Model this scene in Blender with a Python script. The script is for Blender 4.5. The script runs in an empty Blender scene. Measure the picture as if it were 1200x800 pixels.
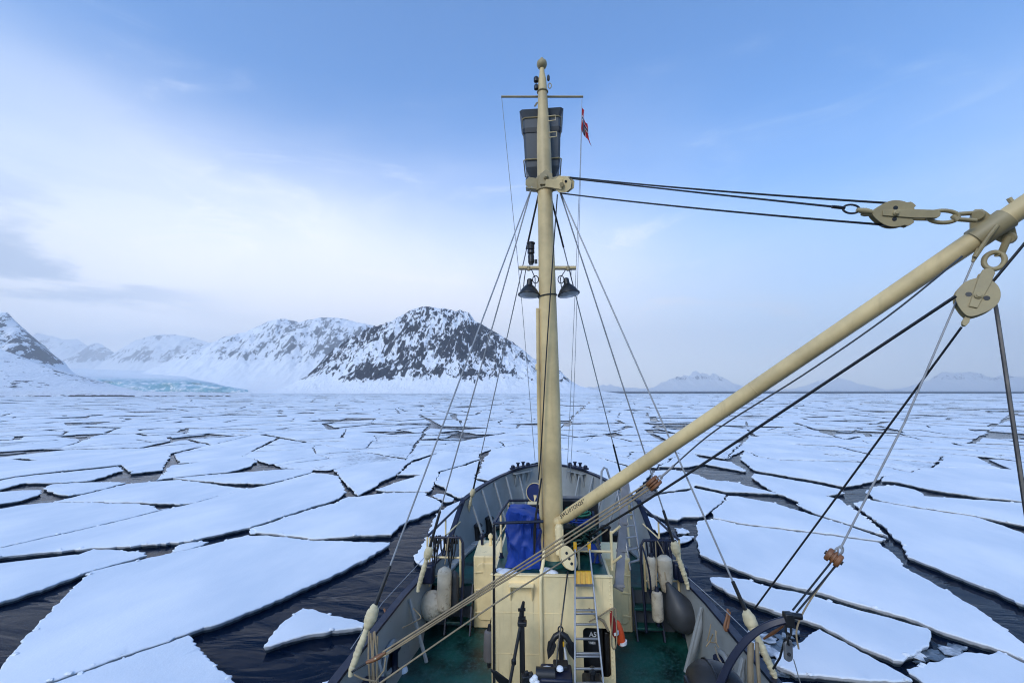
import bpy, bmesh, math, random
from mathutils import Vector, Matrix, noise
from mathutils.geometry import delaunay_2d_cdt

random.seed(7)
R = math.radians
scene = bpy.context.scene
col = scene.collection

# ------------------------------------------------------------------ camera
CAM_H = 6.6
PITCH, YAW, HEEL = R(6.49), R(4.65), -0.012
F = 510.0                                    # focal length in pixels of the 1200 px wide photograph
cam_data = bpy.data.cameras.new('camera')
cam = bpy.data.objects.new('camera', cam_data)
col.objects.link(cam)
cam_data.sensor_width = 36.0
cam_data.lens = 36.0 * F / 1200.0
cam_data.clip_start = 0.05
cam_data.clip_end = 60000.0
cam.location = (-0.07, 0.0, CAM_H)
cam.rotation_euler = (R(90) + PITCH, 0.0, YAW)
scene.camera = cam

# ------------------------------------------------------------------ world, sun, exposure
SUN_EL, SUN_AZ = R(36), R(205)               # azimuth clockwise from +Y (the ship's heading)
world = bpy.data.worlds.new('World')
scene.world = world
world.use_nodes = True
wn, wl = world.node_tree.nodes, world.node_tree.links
wn.clear()
w_out = wn.new('ShaderNodeOutputWorld')
w_bg = wn.new('ShaderNodeBackground')
w_bg.inputs['Strength'].default_value = 0.1
sky = wn.new('ShaderNodeTexSky')
sky.sky_type = 'NISHITA'
sky.sun_disc = False
sky.sun_elevation = SUN_EL
sky.sun_rotation = SUN_AZ
sky.air_density = 1.0
sky.dust_density = 0.6
sky.ozone_density = 1.6


def wmath(op, a, b=None, clamp=False):
    n = wn.new('ShaderNodeMath')
    n.operation = op
    n.use_clamp = clamp
    for i, v in enumerate((a, b)):
        if v is None:
            continue
        if isinstance(v, (int, float)):
            n.inputs[i].default_value = v
        else:
            wl.new(v, n.inputs[i])
    return n.outputs[0]


def wramp(v, a, b, c=0.0, d=1.0, smooth=True):
    n = wn.new('ShaderNodeMapRange')
    n.interpolation_type = 'SMOOTHSTEP' if smooth else 'LINEAR'
    wl.new(v, n.inputs[0])
    for i, x in enumerate((a, b, c, d)):
        n.inputs[i + 1].default_value = x
    return n.outputs[0]


w_tc = wn.new('ShaderNodeTexCoord')
w_sep = wn.new('ShaderNodeSeparateXYZ')
wl.new(w_tc.outputs['Generated'], w_sep.inputs[0])
dx, dy, dz = w_sep.outputs


def wnoise(scale, detail, rough, sx, sy, sz, rot=0.0, dist=0.0):
    mp = wn.new('ShaderNodeMapping')
    mp.inputs['Scale'].default_value = (sx, sy, sz)
    mp.inputs['Rotation'].default_value = (0, rot, 0)
    wl.new(w_tc.outputs['Generated'], mp.inputs[0])
    n = wn.new('ShaderNodeTexNoise')
    n.inputs['Scale'].default_value = scale
    n.inputs['Detail'].default_value = detail
    n.inputs['Roughness'].default_value = rough
    n.inputs['Distortion'].default_value = dist
    wl.new(mp.outputs[0], n.inputs['Vector'])
    return n.outputs['Fac']


# a thin veil of cloud: thick at the horizon, thinning overhead, thicker to port, with wisps
veil = wramp(dz, 0.02, 0.70, 1.0, 0.0)
port = wramp(dx, -0.75, 0.35, 1.0, 0.0)
big = wnoise(1.7, 4, 0.5, 1.0, 1.0, 2.2, R(24), 0.3)
wisp = wnoise(4.5, 8, 0.62, 0.7, 1.0, 2.6, R(-18), 0.8)
m = wmath('MULTIPLY', veil, wmath('ADD', wmath('MULTIPLY', port, 0.27), 0.66))
m = wmath('ADD', m, wmath('MULTIPLY', wmath('SUBTRACT', big, 0.5), 0.42))
m = wmath('ADD', m, wmath('MULTIPLY', wramp(wisp, 0.54, 0.80), 0.15))
veil_fac = wramp(m, 0.02, 0.82)
# grey scud low to port
scud_n = wnoise(3.0, 6, 0.55, 1.0, 1.0, 4.2, R(10), 0.4)
scud = wmath('MULTIPLY', wramp(scud_n, 0.45, 0.62), wmath('MULTIPLY', wramp(dx, -0.86, -0.50, 1.0, 0.0), wmath('MULTIPLY', wramp(dz, 0.03, 0.14), wramp(dz, 0.20, 0.40, 1.0, 0.0))))
w_tint = wn.new('ShaderNodeMixRGB')
w_tint.blend_type = 'MULTIPLY'
w_tint.inputs[0].default_value = 1.0
wl.new(sky.outputs[0], w_tint.inputs[1])
w_tint.inputs[2].default_value = (0.92, 1.60, 2.22, 1)
w_cl = wn.new('ShaderNodeMixRGB')
wl.new(scud, w_cl.inputs[0])
w_back = wn.new('ShaderNodeMixRGB')
wl.new(wramp(dy, -0.35, 0.45), w_back.inputs[0])
w_back.inputs[1].default_value = (3.2, 4.0, 5.0, 1)
w_dot = wn.new('ShaderNodeVectorMath')
w_dot.operation = 'DOT_PRODUCT'
wl.new(w_tc.outputs['Generated'], w_dot.inputs[0])
w_dot.inputs[1].default_value = Vector((-0.36, 0.90, 0.25)).normalized()
w_glow = wn.new('ShaderNodeMixRGB')
wl.new(wramp(w_dot.outputs['Value'], 0.62, 1.0), w_glow.inputs[0])
w_glow.inputs[1].default_value = (6.6, 7.9, 9.5, 1)
w_glow.inputs[2].default_value = (11.5, 11.3, 11.4, 1)
w_low = wn.new('ShaderNodeMixRGB')
wl.new(wramp(dz, 0.0, 0.26, 0.85, 0.0), w_low.inputs[0])
wl.new(w_glow.outputs[0], w_low.inputs[1])
w_low.inputs[2].default_value = (12.4, 12.7, 13.3, 1)
wl.new(w_low.outputs[0], w_back.inputs[2])
wl.new(w_back.outputs[0], w_cl.inputs[1])
w_cl.inputs[2].default_value = (4.6, 5.6, 7.3, 1)
w_mix = wn.new('ShaderNodeMixRGB')
wl.new(veil_fac, w_mix.inputs[0])
wl.new(w_tint.outputs[0], w_mix.inputs[1])
wl.new(w_cl.outputs[0], w_mix.inputs[2])
wl.new(w_mix.outputs[0], w_bg.inputs[0])
wl.new(w_bg.outputs[0], w_out.inputs[0])

sun_data = bpy.data.lights.new('sun', 'SUN')
sun = bpy.data.objects.new('sun', sun_data)
col.objects.link(sun)
sun_data.energy = 1.5
sun_data.angle = R(25)
sun_data.color = (1.0, 0.94, 0.84)
to_sun = Vector((math.sin(SUN_AZ) * math.cos(SUN_EL), math.cos(SUN_AZ) * math.cos(SUN_EL), math.sin(SUN_EL)))
sun.rotation_euler = to_sun.to_track_quat('Z', 'Y').to_euler()
sun.location = to_sun * 50

scene.view_settings.view_transform = 'Standard'
scene.view_settings.look = 'None'
scene.view_settings.gamma = 1.0
scene.view_settings.use_curve_mapping = False
scene.view_settings.exposure = 0.37
scene.cycles.use_denoising = True
scene.cycles.filter_width = 1.1
scene.cycles.volume_bounces = 2
scene.cycles.max_bounces = 8
scene.cycles.transparent_max_bounces = 8
scene.cycles.use_adaptive_sampling = True
scene.cycles.adaptive_threshold = 0.01
scene.cycles.sample_clamp_indirect = 8.0

# ------------------------------------------------------------------ sight lines: points of the place found from the photograph
RCAM = Matrix.Rotation(YAW, 3, 'Z') @ Matrix.Rotation(R(90) + PITCH, 3, 'X')
SHIP = Matrix.Rotation(HEEL, 4, 'Y')          # the ship lies heeled a little to port
SHIP_INV3 = SHIP.to_3x3().inverted()
CAM_W = Vector(cam.location)
CAM_S = SHIP_INV3 @ CAM_W


def wray(px, py):
    return RCAM @ Vector(((px - 600) / F, (400 - py) / F, -1.0))


def ice_pt(px, py, z=0.3):
    d = wray(px, py)
    t = (z - CAM_H) / d.z
    return CAM_W + d * t


def sray(px, py):
    return SHIP_INV3 @ wray(px, py)


def at(px, py, x=None, y=None, z=None):
    """ship coordinates of what stands at a pixel, in the plane x, y or z"""
    d = sray(px, py)
    if z is not None:
        t = (z - CAM_S.z) / d.z
    elif y is not None:
        t = (y - CAM_S.y) / d.y
    else:
        t = (x - CAM_S.x) / d.x
    return CAM_S + d * t


def deep(px, py, zc):
    return CAM_S + sray(px, py) * zc


def pix(p):
    """photo pixel of a ship point"""
    v = RCAM.inverted() @ ((SHIP.to_3x3() @ Vector(p)) - CAM_W)
    return 600 + F * v.x / -v.z, 400 - F * v.y / -v.z


def along(a, b, py):
    """the point of the line a-b that is seen at the pixel row py"""
    lo, hi = 0.0, 1.0
    ya, yb = pix(a)[1], pix(b)[1]
    for _ in range(40):
        m_ = (lo + hi) / 2
        y_ = pix(a.lerp(b, m_))[1]
        if (y_ < py) == (ya < yb):
            lo = m_
        else:
            hi = m_
    return a.lerp(b, lo)


# ------------------------------------------------------------------ mesh builder
ORIG = {}
SHIP_ROOTS = []


class MB:
    def __init__(self):
        self.v, self.f, self.mi = [], [], []

    def add(self, vs, fs, mi=0):
        o = len(self.v)
        self.v += [Vector(q) for q in vs]
        self.f += [tuple(i + o for i in q) for q in fs]
        self.mi += [mi] * len(fs)
        return self

    def box(self, c, s, rot=None, mi=0):
        c, h = Vector(c), Vector(s) / 2
        m3 = rot if rot is not None else Matrix.Identity(3)
        vs = [c + m3 @ Vector((sx * h.x, sy * h.y, sz * h.z)) for sx in (-1, 1) for sy in (-1, 1) for sz in (-1, 1)]
        return self.add(vs, [(0, 1, 3, 2), (4, 6, 7, 5), (0, 4, 5, 1), (2, 3, 7, 6), (0, 2, 6, 4), (1, 5, 7, 3)], mi)

    def bar(self, p, q, w, h, up=(0, 0, 1), mi=0):
        p, q = Vector(p), Vector(q)
        a = (q - p)
        L = a.length
        a.normalize()
        u = Vector(up)
        s = a.cross(u)
        if s.length < 1e-4:
            s = a.cross(Vector((1, 0, 0)))
        s.normalize()
        t = s.cross(a)
        m3 = Matrix((s, a, t)).transposed()
        return self.box((p + q) / 2, (w, L, h), m3, mi)

    def tube(self, pts, r, n=8, caps=True, mi=0, squash=None):
        pts = [Vector(p) for p in pts]
        rs = r if isinstance(r, (list, tuple)) else [r] * len(pts)
        t0 = (pts[1] - pts[0]).normalized()
        ref = Vector((0, 0, 1)) if abs(t0.z) < 0.9 else Vector((1, 0, 0))
        s = t0.cross(ref).normalized()
        vs, fs = [], []
        for i, p in enumerate(pts):
            t = (pts[min(i + 1, len(pts) - 1)] - pts[max(i - 1, 0)]).normalized()
            s = (s - t * s.dot(t)).normalized()
            b = t.cross(s)
            for k in range(n):
                an = 2 * math.pi * k / n
                vs.append(p + (s * math.cos(an) + b * math.sin(an) * (squash or 1.0)) * rs[i])
        for i in range(len(pts) - 1):
            for k in range(n):
                a, c = i * n + k, i * n + (k + 1) % n
                fs.append((a, c, c + n, a + n))
        if caps:
            fs.append(tuple(reversed(range(n))))
            fs.append(tuple(range((len(pts) - 1) * n, len(pts) * n)))
        return self.add(vs, fs, mi)

    def cyl(self, p, q, r, n=16, mi=0):
        return self.tube([p, q], r, n, True, mi)

    def lathe(self, p, axis, prof, n=20, mi=0):
        """prof: (distance along the axis, radius)"""
        p, a = Vector(p), Vector(axis).normalized()
        ref = Vector((0, 0, 1)) if abs(a.z) < 0.9 else Vector((1, 0, 0))
        s = a.cross(ref).normalized()
        b = a.cross(s)
        vs, fs = [], []
        for d, r in prof:
            for k in range(n):
                an = 2 * math.pi * k / n
                vs.append(p + a * d + (s * math.cos(an) + b * math.sin(an)) * max(r, 1e-4))
        for i in range(len(prof) - 1):
            for k in range(n):
                c, d = i * n + k, i * n + (k + 1) % n
                fs.append((c, d, d + n, c + n))
        fs.append(tuple(reversed(range(n))))
        fs.append(tuple(range((len(prof) - 1) * n, len(prof) * n)))
        return self.add(vs, fs, mi)

    def prism(self, outline, t, o, ex, ey, mi=0):
        """a flat plate: outline in the plane (ex, ey) through o, thickness t centred"""
        o, ex, ey = Vector(o), Vector(ex).normalized(), Vector(ey).normalized()
        nz = ex.cross(ey).normalized()
        n = len(outline)
        vs = [o + ex * a + ey * b - nz * t / 2 for a, b in outline] + [o + ex * a + ey * b + nz * t / 2 for a, b in outline]
        fs = [tuple(reversed(range(n))), tuple(range(n, 2 * n))]
        fs += [(i, (i + 1) % n, (i + 1) % n + n, i + n) for i in range(n)]
        return self.add(vs, fs, mi)

    def torus(self, c, ex, ey, a, b, r, n=24, k=8, mi=0):
        """an oval ring"""
        c, ex, ey = Vector(c), Vector(ex).normalized(), Vector(ey).normalized()
        nz = ex.cross(ey)
        vs, fs = [], []
        for i in range(n):
            th = 2 * math.pi * i / n
            q = c + ex * a * math.cos(th) + ey * b * math.sin(th)
            out = (ex * math.cos(th) / a + ey * math.sin(th) / b).normalized()
            for j in range(k):
                ph = 2 * math.pi * j / k
                vs.append(q + (out * math.cos(ph) + nz * math.sin(ph)) * r)
        for i in range(n):
            for j in range(k):
                i2, j2 = (i + 1) % n, (j + 1) % k
                fs.append((i * k + j, i2 * k + j, i2 * k + j2, i * k + j2))
        return self.add(vs, fs, mi)

    def build(self, name, mats, parent=None, bevel=0.0, smooth=40, ship=True, seg=2):
        me = bpy.data.meshes.new(name)
        if parent is not None:
            loc = ORIG[parent.name]
        else:
            n = len(self.v)
            loc = Vector((sum(q.x for q in self.v) / n, sum(q.y for q in self.v) / n, min(q.z for q in self.v)))
        me.from_pydata([q - loc for q in self.v], [], self.f)
        for mt in (mats if isinstance(mats, (list, tuple)) else [mats]):
            me.materials.append(mt)
        if any(self.mi):
            me.polygons.foreach_set('material_index', self.mi)
        bm = bmesh.new()
        bm.from_mesh(me)
        bmesh.ops.recalc_face_normals(bm, faces=bm.faces)
        bm.to_mesh(me)
        bm.free()
        if smooth:
            me.polygons.foreach_set('use_smooth', [True] * len(me.polygons))
            me.set_sharp_from_angle(angle=R(smooth))
        me.update()
        ob = bpy.data.objects.new(name, me)
        col.objects.link(ob)
        if parent is not None:
            ob.parent = parent
        else:
            ob.location = loc
            if ship:
                SHIP_ROOTS.append(ob)
        ORIG[ob.name] = loc
        if bevel:
            mod = ob.modifiers.new('bevel', 'BEVEL')
            mod.width = bevel
            mod.segments = seg
            mod.limit_method = 'ANGLE'
            mod.angle_limit = R(35)
        return ob


def tag(o, label, cat, group=None, kind=None):
    if label:
        o['label'] = label
    if cat:
        o['category'] = cat
    if group:
        o['group'] = group
    if kind:
        o['kind'] = kind
    return o


def root(name, label, cat, loc, group=None, ship=True):
    o = bpy.data.objects.new(name, None)
    col.objects.link(o)
    o.location = loc
    o.empty_display_size = 0.2
    ORIG[o.name] = Vector(loc)
    if ship:
        SHIP_ROOTS.append(o)
    return tag(o, label, cat, group)


# ------------------------------------------------------------------ materials
MATS = {}


def node_mat(name):
    mt = bpy.data.materials.new(name)
    mt.use_nodes = True
    nt = mt.node_tree
    return mt, nt.nodes, nt.links, nt.nodes['Principled BSDF']


def nz_tex(N, L, scale, detail=4, rough=0.55, coord='Object', stretch=(1, 1, 1), dist=0.0, rot=(0, 0, 0)):
    tc = N.new('ShaderNodeTexCoord')
    mp = N.new('ShaderNodeMapping')
    mp.inputs['Scale'].default_value = stretch
    mp.inputs['Rotation'].default_value = rot
    L.new(tc.outputs[coord], mp.inputs[0])
    t = N.new('ShaderNodeTexNoise')
    t.inputs['Scale'].default_value = scale
    t.inputs['Detail'].default_value = detail
    t.inputs['Roughness'].default_value = rough
    t.inputs['Distortion'].default_value = dist
    L.new(mp.outputs[0], t.inputs['Vector'])
    return t.outputs['Fac']


def rmp(N, L, v, a, b, c=0.0, d=1.0):
    n = N.new('ShaderNodeMapRange')
    n.interpolation_type = 'SMOOTHSTEP'
    L.new(v, n.inputs[0])
    for i, x in enumerate((a, b, c, d)):
        n.inputs[i + 1].default_value = x
    return n.outputs[0]


def mth(N, L, op, a, b=None, clamp=False):
    n = N.new('ShaderNodeMath')
    n.operation = op
    n.use_clamp = clamp
    for i, v in enumerate((a, b)):
        if v is None:
            continue
        if isinstance(v, (int, float)):
            n.inputs[i].default_value = v
        else:
            L.new(v, n.inputs[i])
    return n.outputs[0]


def mixc(N, L, f, a, b):
    n = N.new('ShaderNodeMixRGB')
    for i, v in enumerate((f, a, b)):
        if isinstance(v, (int, float)):
            n.inputs[i].default_value = v
        elif isinstance(v, tuple):
            n.inputs[i].default_value = v if len(v) == 4 else (*v, 1)
        else:
            L.new(v, n.inputs[i])
    return n.outputs[0]


def bump(N, L, h, strength, dist, bs, prev=None):
    b = N.new('ShaderNodeBump')
    b.inputs['Strength'].default_value = strength
    b.inputs['Distance'].default_value = dist
    L.new(h, b.inputs['Height'])
    if prev is not None:
        L.new(prev, b.inputs['Normal'])
    if bs is not None:
        L.new(b.outputs[0], bs.inputs['Normal'])
    return b.outputs[0]


def paint(name, c, rough=0.45, dirt=(0.16, 0.10, 0.06), amount=0.5, scale=3.0, streak=True, metal=0.0, bumpy=0.25, vary=0.12, runs=0.0, thr=(0.60, 0.78)):
    """weathered paint: tone drift, rust-brown specks and runs"""
    mt, N, L, bs = node_mat(name)
    drift = nz_tex(N, L, scale * 0.5, 5, 0.6)
    lo = tuple(x * (1 - vary * 1.6) for x in c)
    hi = tuple(min(1, x * (1 + vary)) for x in c)
    base = mixc(N, L, rmp(N, L, drift, 0.3, 0.7), lo, hi)
    sp = nz_tex(N, L, scale * 4.0, 8, 0.7, stretch=(1, 1, 0.25 if streak else 1))
    g = nz_tex(N, L, scale * 0.8, 3, 0.5)
    f = mth(N, L, 'MULTIPLY', rmp(N, L, sp, *thr), rmp(N, L, g, *((0.42, 0.68) if thr[0] > 0.5 else (0.30, 0.56))))
    f = mth(N, L, 'MULTIPLY', f, amount)
    if runs:
        rn = nz_tex(N, L, scale * 5.0, 5, 0.6, stretch=(1, 1, 0.06))
        rf_ = mth(N, L, 'MULTIPLY', mth(N, L, 'MULTIPLY', rmp(N, L, rn, 0.54, 0.74), rmp(N, L, g, 0.35, 0.6)), runs)
        base = mixc(N, L, rf_, base, tuple(0.5 * x + 0.5 * y for x, y in zip(c, dirt)))
    L.new(mixc(N, L, f, base, dirt), bs.inputs['Base Color'])
    L.new(rmp(N, L, drift, 0.2, 0.8, rough - 0.1, rough + 0.15), bs.inputs['Roughness'])
    bs.inputs['Metallic'].default_value = metal
    if bumpy:
        bump(N, L, nz_tex(N, L, scale * 14, 4, 0.6), bumpy, 0.004, bs)
    MATS[name] = mt
    return mt


BEIGE = paint('beige_paint', (0.88, 0.70, 0.385), 0.45, (0.20, 0.105, 0.045), 0.85, 2.2, runs=0.85)
SPAR = paint('spar_paint', (0.67, 0.51, 0.255), 0.5, (0.17, 0.10, 0.05), 0.8, 1.6, runs=0.4, vary=0.2)
BEIGE_DARK = paint('dark_beige_paint', (0.37, 0.295, 0.155), 0.5, (0.14, 0.085, 0.05), 0.8, 5.0)  # darker beige for blocks, shackles and small fittings of mast and boom
GREY = paint('grey_paint', (0.32, 0.34, 0.345), 0.5, (0.13, 0.075, 0.045), 0.6, 1.6)
LGREY = paint('pale_grey_paint', (0.30, 0.32, 0.33), 0.5, (0.14, 0.09, 0.06), 0.5, 3.0)
NAVY = paint('navy_paint', (0.004, 0.008, 0.030), 0.45, (0.10, 0.08, 0.07), 0.4, 4.0)
BLACK = paint('black_paint', (0.012, 0.013, 0.016), 0.4, (0.07, 0.045, 0.03), 0.5, 5.0)
GREEN = paint('green_deck_paint', (0.003, 0.055, 0.046), 0.40, (0.030, 0.085, 0.085), 0.8, 3.2, streak=False, bumpy=0.6, vary=0.55, thr=(0.46, 0.66))
TARP = paint('blue_tarpaulin', (0.002, 0.038, 0.28), 0.6, (0.01, 0.03, 0.12), 0.4, 3.0)
STEEL = paint('galvanised_wire', (0.33, 0.34, 0.36), 0.45, (0.16, 0.13, 0.11), 0.5, 9.0, metal=0.35)
ALU = paint('aluminium', (0.27, 0.28, 0.30), 0.35, (0.25, 0.24, 0.24), 0.5, 6.0, metal=0.6)
ROPE = paint('weathered_rope', (0.30, 0.23, 0.14), 0.85, (0.12, 0.08, 0.05), 0.8, 14.0, streak=False)
COWL = paint('cowl_blue', (0.004, 0.018, 0.11), 0.5, (0.02, 0.02, 0.05), 0.4, 4.0)
WRAP = paint('cream_rope_whipping', (0.66, 0.56, 0.35), 0.8, (0.30, 0.20, 0.09), 0.7, 12.0, streak=False)
WOOD = paint('oiled_wood', (0.22, 0.09, 0.035), 0.5, (0.06, 0.03, 0.02), 0.7, 9.0)
GREYWOOD = paint('grey_wood', (0.21, 0.20, 0.20), 0.8, (0.10, 0.09, 0.08), 0.8, 5.0)
YELLOW = paint('yellow_plastic', (0.75, 0.40, 0.02), 0.4, (0.3, 0.18, 0.04), 0.5, 8.0)
ORANGE = paint('orange_canvas', (0.70, 0.08, 0.012), 0.6, (0.25, 0.04, 0.02), 0.5, 8.0)
DRED = paint('dark_red_canvas', (0.28, 0.012, 0.012), 0.6, (0.1, 0.01, 0.01), 0.5, 8.0)
FWHITE = paint('dirty_white_rubber', (0.64, 0.56, 0.43), 0.55, (0.13, 0.085, 0.05), 0.85, 2.6, streak=False, vary=0.3, thr=(0.44, 0.68))
FGREY = paint('grey_rubber', (0.040, 0.043, 0.05), 0.5, (0.14, 0.12, 0.10), 0.8, 4.0)
FBROWN = paint('brown_grey_rubber', (0.15, 0.13, 0.12), 0.6, (0.10, 0.045, 0.02), 1.0, 4.0)
SNOWLUMP = paint('snow_dusting', (0.82, 0.85, 0.90), 0.6, (0.6, 0.63, 0.68), 0.6, 8.0, streak=False)
WHITE = paint('white_lettering', (0.75, 0.76, 0.78), 0.5, (0.3, 0.3, 0.3), 0.5, 12.0)
DGREY = paint('dark_grey_paint', (0.075, 0.085, 0.10), 0.5, (0.12, 0.08, 0.05), 0.4, 3.0)
GROPE = paint('green_rope', (0.03, 0.17, 0.10), 0.8, (0.02, 0.05, 0.04), 0.8, 20.0, streak=False)
FRED = paint('flag_red', (0.50, 0.012, 0.02), 0.7, (0.3, 0.01, 0.01), 0.3, 8.0)
FBLUE = paint('flag_blue', (0.01, 0.015, 0.10), 0.7, (0.01, 0.01, 0.05), 0.3, 8.0)
HULLP = paint('hull_paint', (0.015, 0.025, 0.06), 0.4, (0.10, 0.06, 0.04), 0.6, 1.5)
LAMPGLASS = paint('lamp_glass', (0.55, 0.60, 0.66), 0.12, (0.3, 0.32, 0.34), 0.3, 6.0)
# ================================================================== THE SETTING
RY = Matrix.Rotation(YAW, 3, 'Z')             # land is laid out along the line of sight


def land(u, v, z=0.0):
    p = RY @ Vector((u, v, 0))
    return Vector((p.x + CAM_W.x, p.y + CAM_W.y, z))


def px_at(px, py, v):
    """sideways offset and height of what shows at a pixel, v metres ahead"""
    d = RY.inverted() @ wray(px, py)
    t = v / d.y
    return d.x * t, CAM_H + d.z * t


def world_obj(name, vs, fs, mats, mi=None, smooth=True, kind='structure'):
    me = bpy.data.meshes.new(name)
    me.from_pydata(vs, [], fs)
    for mt in (mats if isinstance(mats, (list, tuple)) else [mats]):
        me.materials.append(mt)
    if mi is not None:
        me.polygons.foreach_set('material_index', mi)
    if smooth:
        me.polygons.foreach_set('use_smooth', [True] * len(me.polygons))
    me.update()
    o = bpy.data.objects.new(name, me)
    col.objects.link(o)
    if kind:
        o['kind'] = kind
    return o


# ---- water
def water_mat():
    mt, N, L, bs = node_mat('sea_water')
    bs.inputs['Base Color'].default_value = (0.002, 0.007, 0.020, 1)
    bs.inputs['Roughness'].default_value = 0.06
    bs.inputs['Specular IOR Level'].default_value = 0.12
    bs.inputs['Specular Tint'].default_value = (0.72, 0.86, 1.0, 1)
    bs.inputs['IOR'].default_value = 1.33
    a = nz_tex(N, L, 0.55, 3, 0.5, stretch=(0.55, 1.5, 1), rot=(0, 0, R(-28)), dist=0.9)
    b = nz_tex(N, L, 3.2, 3, 0.5, stretch=(0.8, 1.3, 1), rot=(0, 0, R(-20)), dist=0.5)
    n1 = bump(N, L, a, 0.45, 0.16, None)
    bump(N, L, b, 0.16, 0.03, bs, n1)
    return mt


WATER = water_mat()
S = 16500.0
world_obj('water', [(-S, -2000, 0), (S, -2000, 0), (S, S, 0), (-S, S, 0)], [(0, 1, 2, 3)], WATER, smooth=False)


# wind-ruffled open water between the pack edge and the land
def ruffled_mat():
    mt, N, L, bs = node_mat('ruffled_water')
    bs.inputs['Base Color'].default_value = (0.02, 0.03, 0.045, 1)
    bs.inputs['Roughness'].default_value = 0.55
    bs.inputs['IOR'].default_value = 1.33
    bump(N, L, nz_tex(N, L, 1.2, 4, 0.6), 1.0, 0.5, bs)
    return mt


world_obj('open_water', [tuple(land(u, v, 0.02)) for u, v in ((-2600, 1010), (2600, 1010), (17500, 14500), (-17500, 14500))], [(0, 1, 2, 3)], ruffled_mat(), smooth=False)


# ---- ice
def ice_mat():
    """snow on top, bare wet ice low on the sides"""
    mt, N, L, bs = node_mat('snow_on_ice')
    tc = N.new('ShaderNodeTexCoord')
    geo = N.new('ShaderNodeNewGeometry')
    sp = N.new('ShaderNodeSeparateXYZ')
    L.new(geo.outputs['Position'], sp.inputs[0])
    edge = nz_tex(N, L, 3.0, 4, 0.6, coord='Object')
    h = mth(N, L, 'ADD', sp.outputs[2], mth(N, L, 'MULTIPLY', mth(N, L, 'SUBTRACT', edge, 0.5), 0.12))
    f = rmp(N, L, h, 0.06, 0.12)
    tone = nz_tex(N, L, 0.22, 5, 0.6, stretch=(1, 0.45, 1), rot=(0, 0, R(35)))
    snow = mixc(N, L, rmp(N, L, tone, 0.3, 0.72), (0.68, 0.74, 0.81), (0.89, 0.90, 0.92))
    patch = nz_tex(N, L, 0.09, 4, 0.55)
    snow = mixc(N, L, rmp(N, L, patch, 0.60, 0.78, 0.0, 0.4), snow, (0.70, 0.75, 0.83))
    wet = mixc(N, L, edge, (0.022, 0.034, 0.052), (0.12, 0.165, 0.215))
    L.new(mixc(N, L, f, wet, snow), bs.inputs['Base Color'])
    L.new(rmp(N, L, f, 0.0, 1.0, 0.30, 0.75), bs.inputs['Roughness'])
    d1 = nz_tex(N, L, 0.8, 6, 0.6, stretch=(1, 0.35, 1), rot=(0, 0, R(35)))
    d2 = nz_tex(N, L, 14.0, 4, 0.65)
    n1 = bump(N, L, d1, 0.5, 0.06, None)
    bump(N, L, d2, 0.35, 0.014, bs, n1)
    return mt


SNOWICE = ice_mat()


def jag(p, amp):
    """edge raggedness as a function of place, so that the two sides of a crack match"""
    q = Vector((p.x, p.y, 0))
    a = noise.noise_vector(q * 0.45 + Vector((3, 7, 0))) * amp * 0.6
    b = noise.noise_vector(q * 2.3) * amp * 0.55
    c = noise.noise_vector(q * 7.0 + Vector((9, 1, 2))) * amp * 0.6
    return Vector((a.x + b.x + c.x, a.y + b.y + c.y, 0))


def area2(poly):
    return sum(poly[i].x * poly[(i + 1) % len(poly)].y - poly[(i + 1) % len(poly)].x * poly[i].y for i in range(len(poly))) / 2


def cross2(a, b):
    return a.x * b.y - a.y * b.x


def centroid(poly):
    A, cx, cy = area2(poly), 0, 0
    for i in range(len(poly)):
        p, q = poly[i], poly[(i + 1) % len(poly)]
        w = p.x * q.y - q.x * p.y
        cx += (p.x + q.x) * w
        cy += (p.y + q.y) * w
    return Vector((cx / (6 * A), cy / (6 * A), 0)) if abs(A) > 1e-6 else poly[0].copy()


def refine(poly, step, amp):
    out = []
    n = len(poly)
    for i in range(n):
        p, q = poly[i], poly[(i + 1) % n]
        L_ = (q - p).length
        st = step(p.lerp(q, 0.5))
        k = max(1, int(L_ / st))
        for j in range(k):
            w = p.lerp(q, j / k)
            out.append(w + jag(w, amp(w)))
    return out


def ring_offset(poly, d):
    """move each vertex d inwards (poly counter-clockwise)"""
    n = len(poly)
    out = []
    for i in range(n):
        a, b, c = poly[i - 1], poly[i], poly[(i + 1) % n]
        e1, e2 = (b - a), (c - b)
        t = Vector((0, 0, 0))
        if e1.length > 1e-6:
            t += e1.normalized()
        if e2.length > 1e-6:
            t += e2.normalized()
        if t.length < 1e-4:
            out.append(b.copy())
            continue
        t.normalize()
        out.append(b + Vector((-t.y, t.x, 0)) * d)
    return out


def floe_geom(poly, fb, z_low=-0.12, rim=0.035, full=True):
    """closed slab with a soft snow rim and an undercut side"""
    if area2(poly) < 0:
        poly = list(reversed(poly))
    n = len(poly)
    rings = []
    if full:
        rings.append([(q.x, q.y, fb) for q in ring_offset(poly, rim)])
        rings.append([(q.x, q.y, fb - rim * 0.28) for q in ring_offset(poly, rim * 0.25)])
    rings.append([(q.x, q.y, fb - (rim * 0.9 if full else 0.0)) for q in poly])
    if full:
        rings.append([(q.x, q.y, fb * 0.45) for q in ring_offset(poly, 0.04)])
    rings.append([(q.x, q.y, z_low) for q in ring_offset(poly, 0.16 if full else 0.05)])
    vs = [q for r in rings for q in r]
    fs = [tuple(range(n))]
    for k in range(len(rings) - 1):
        for i in range(n):
            j = (i + 1) % n
            fs.append((k * n + i, k * n + j, (k + 1) * n + j, (k + 1) * n + i))
    fs = [tuple(reversed(f)) if len(f) == 4 else f for f in fs]
    return vs, fs


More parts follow.
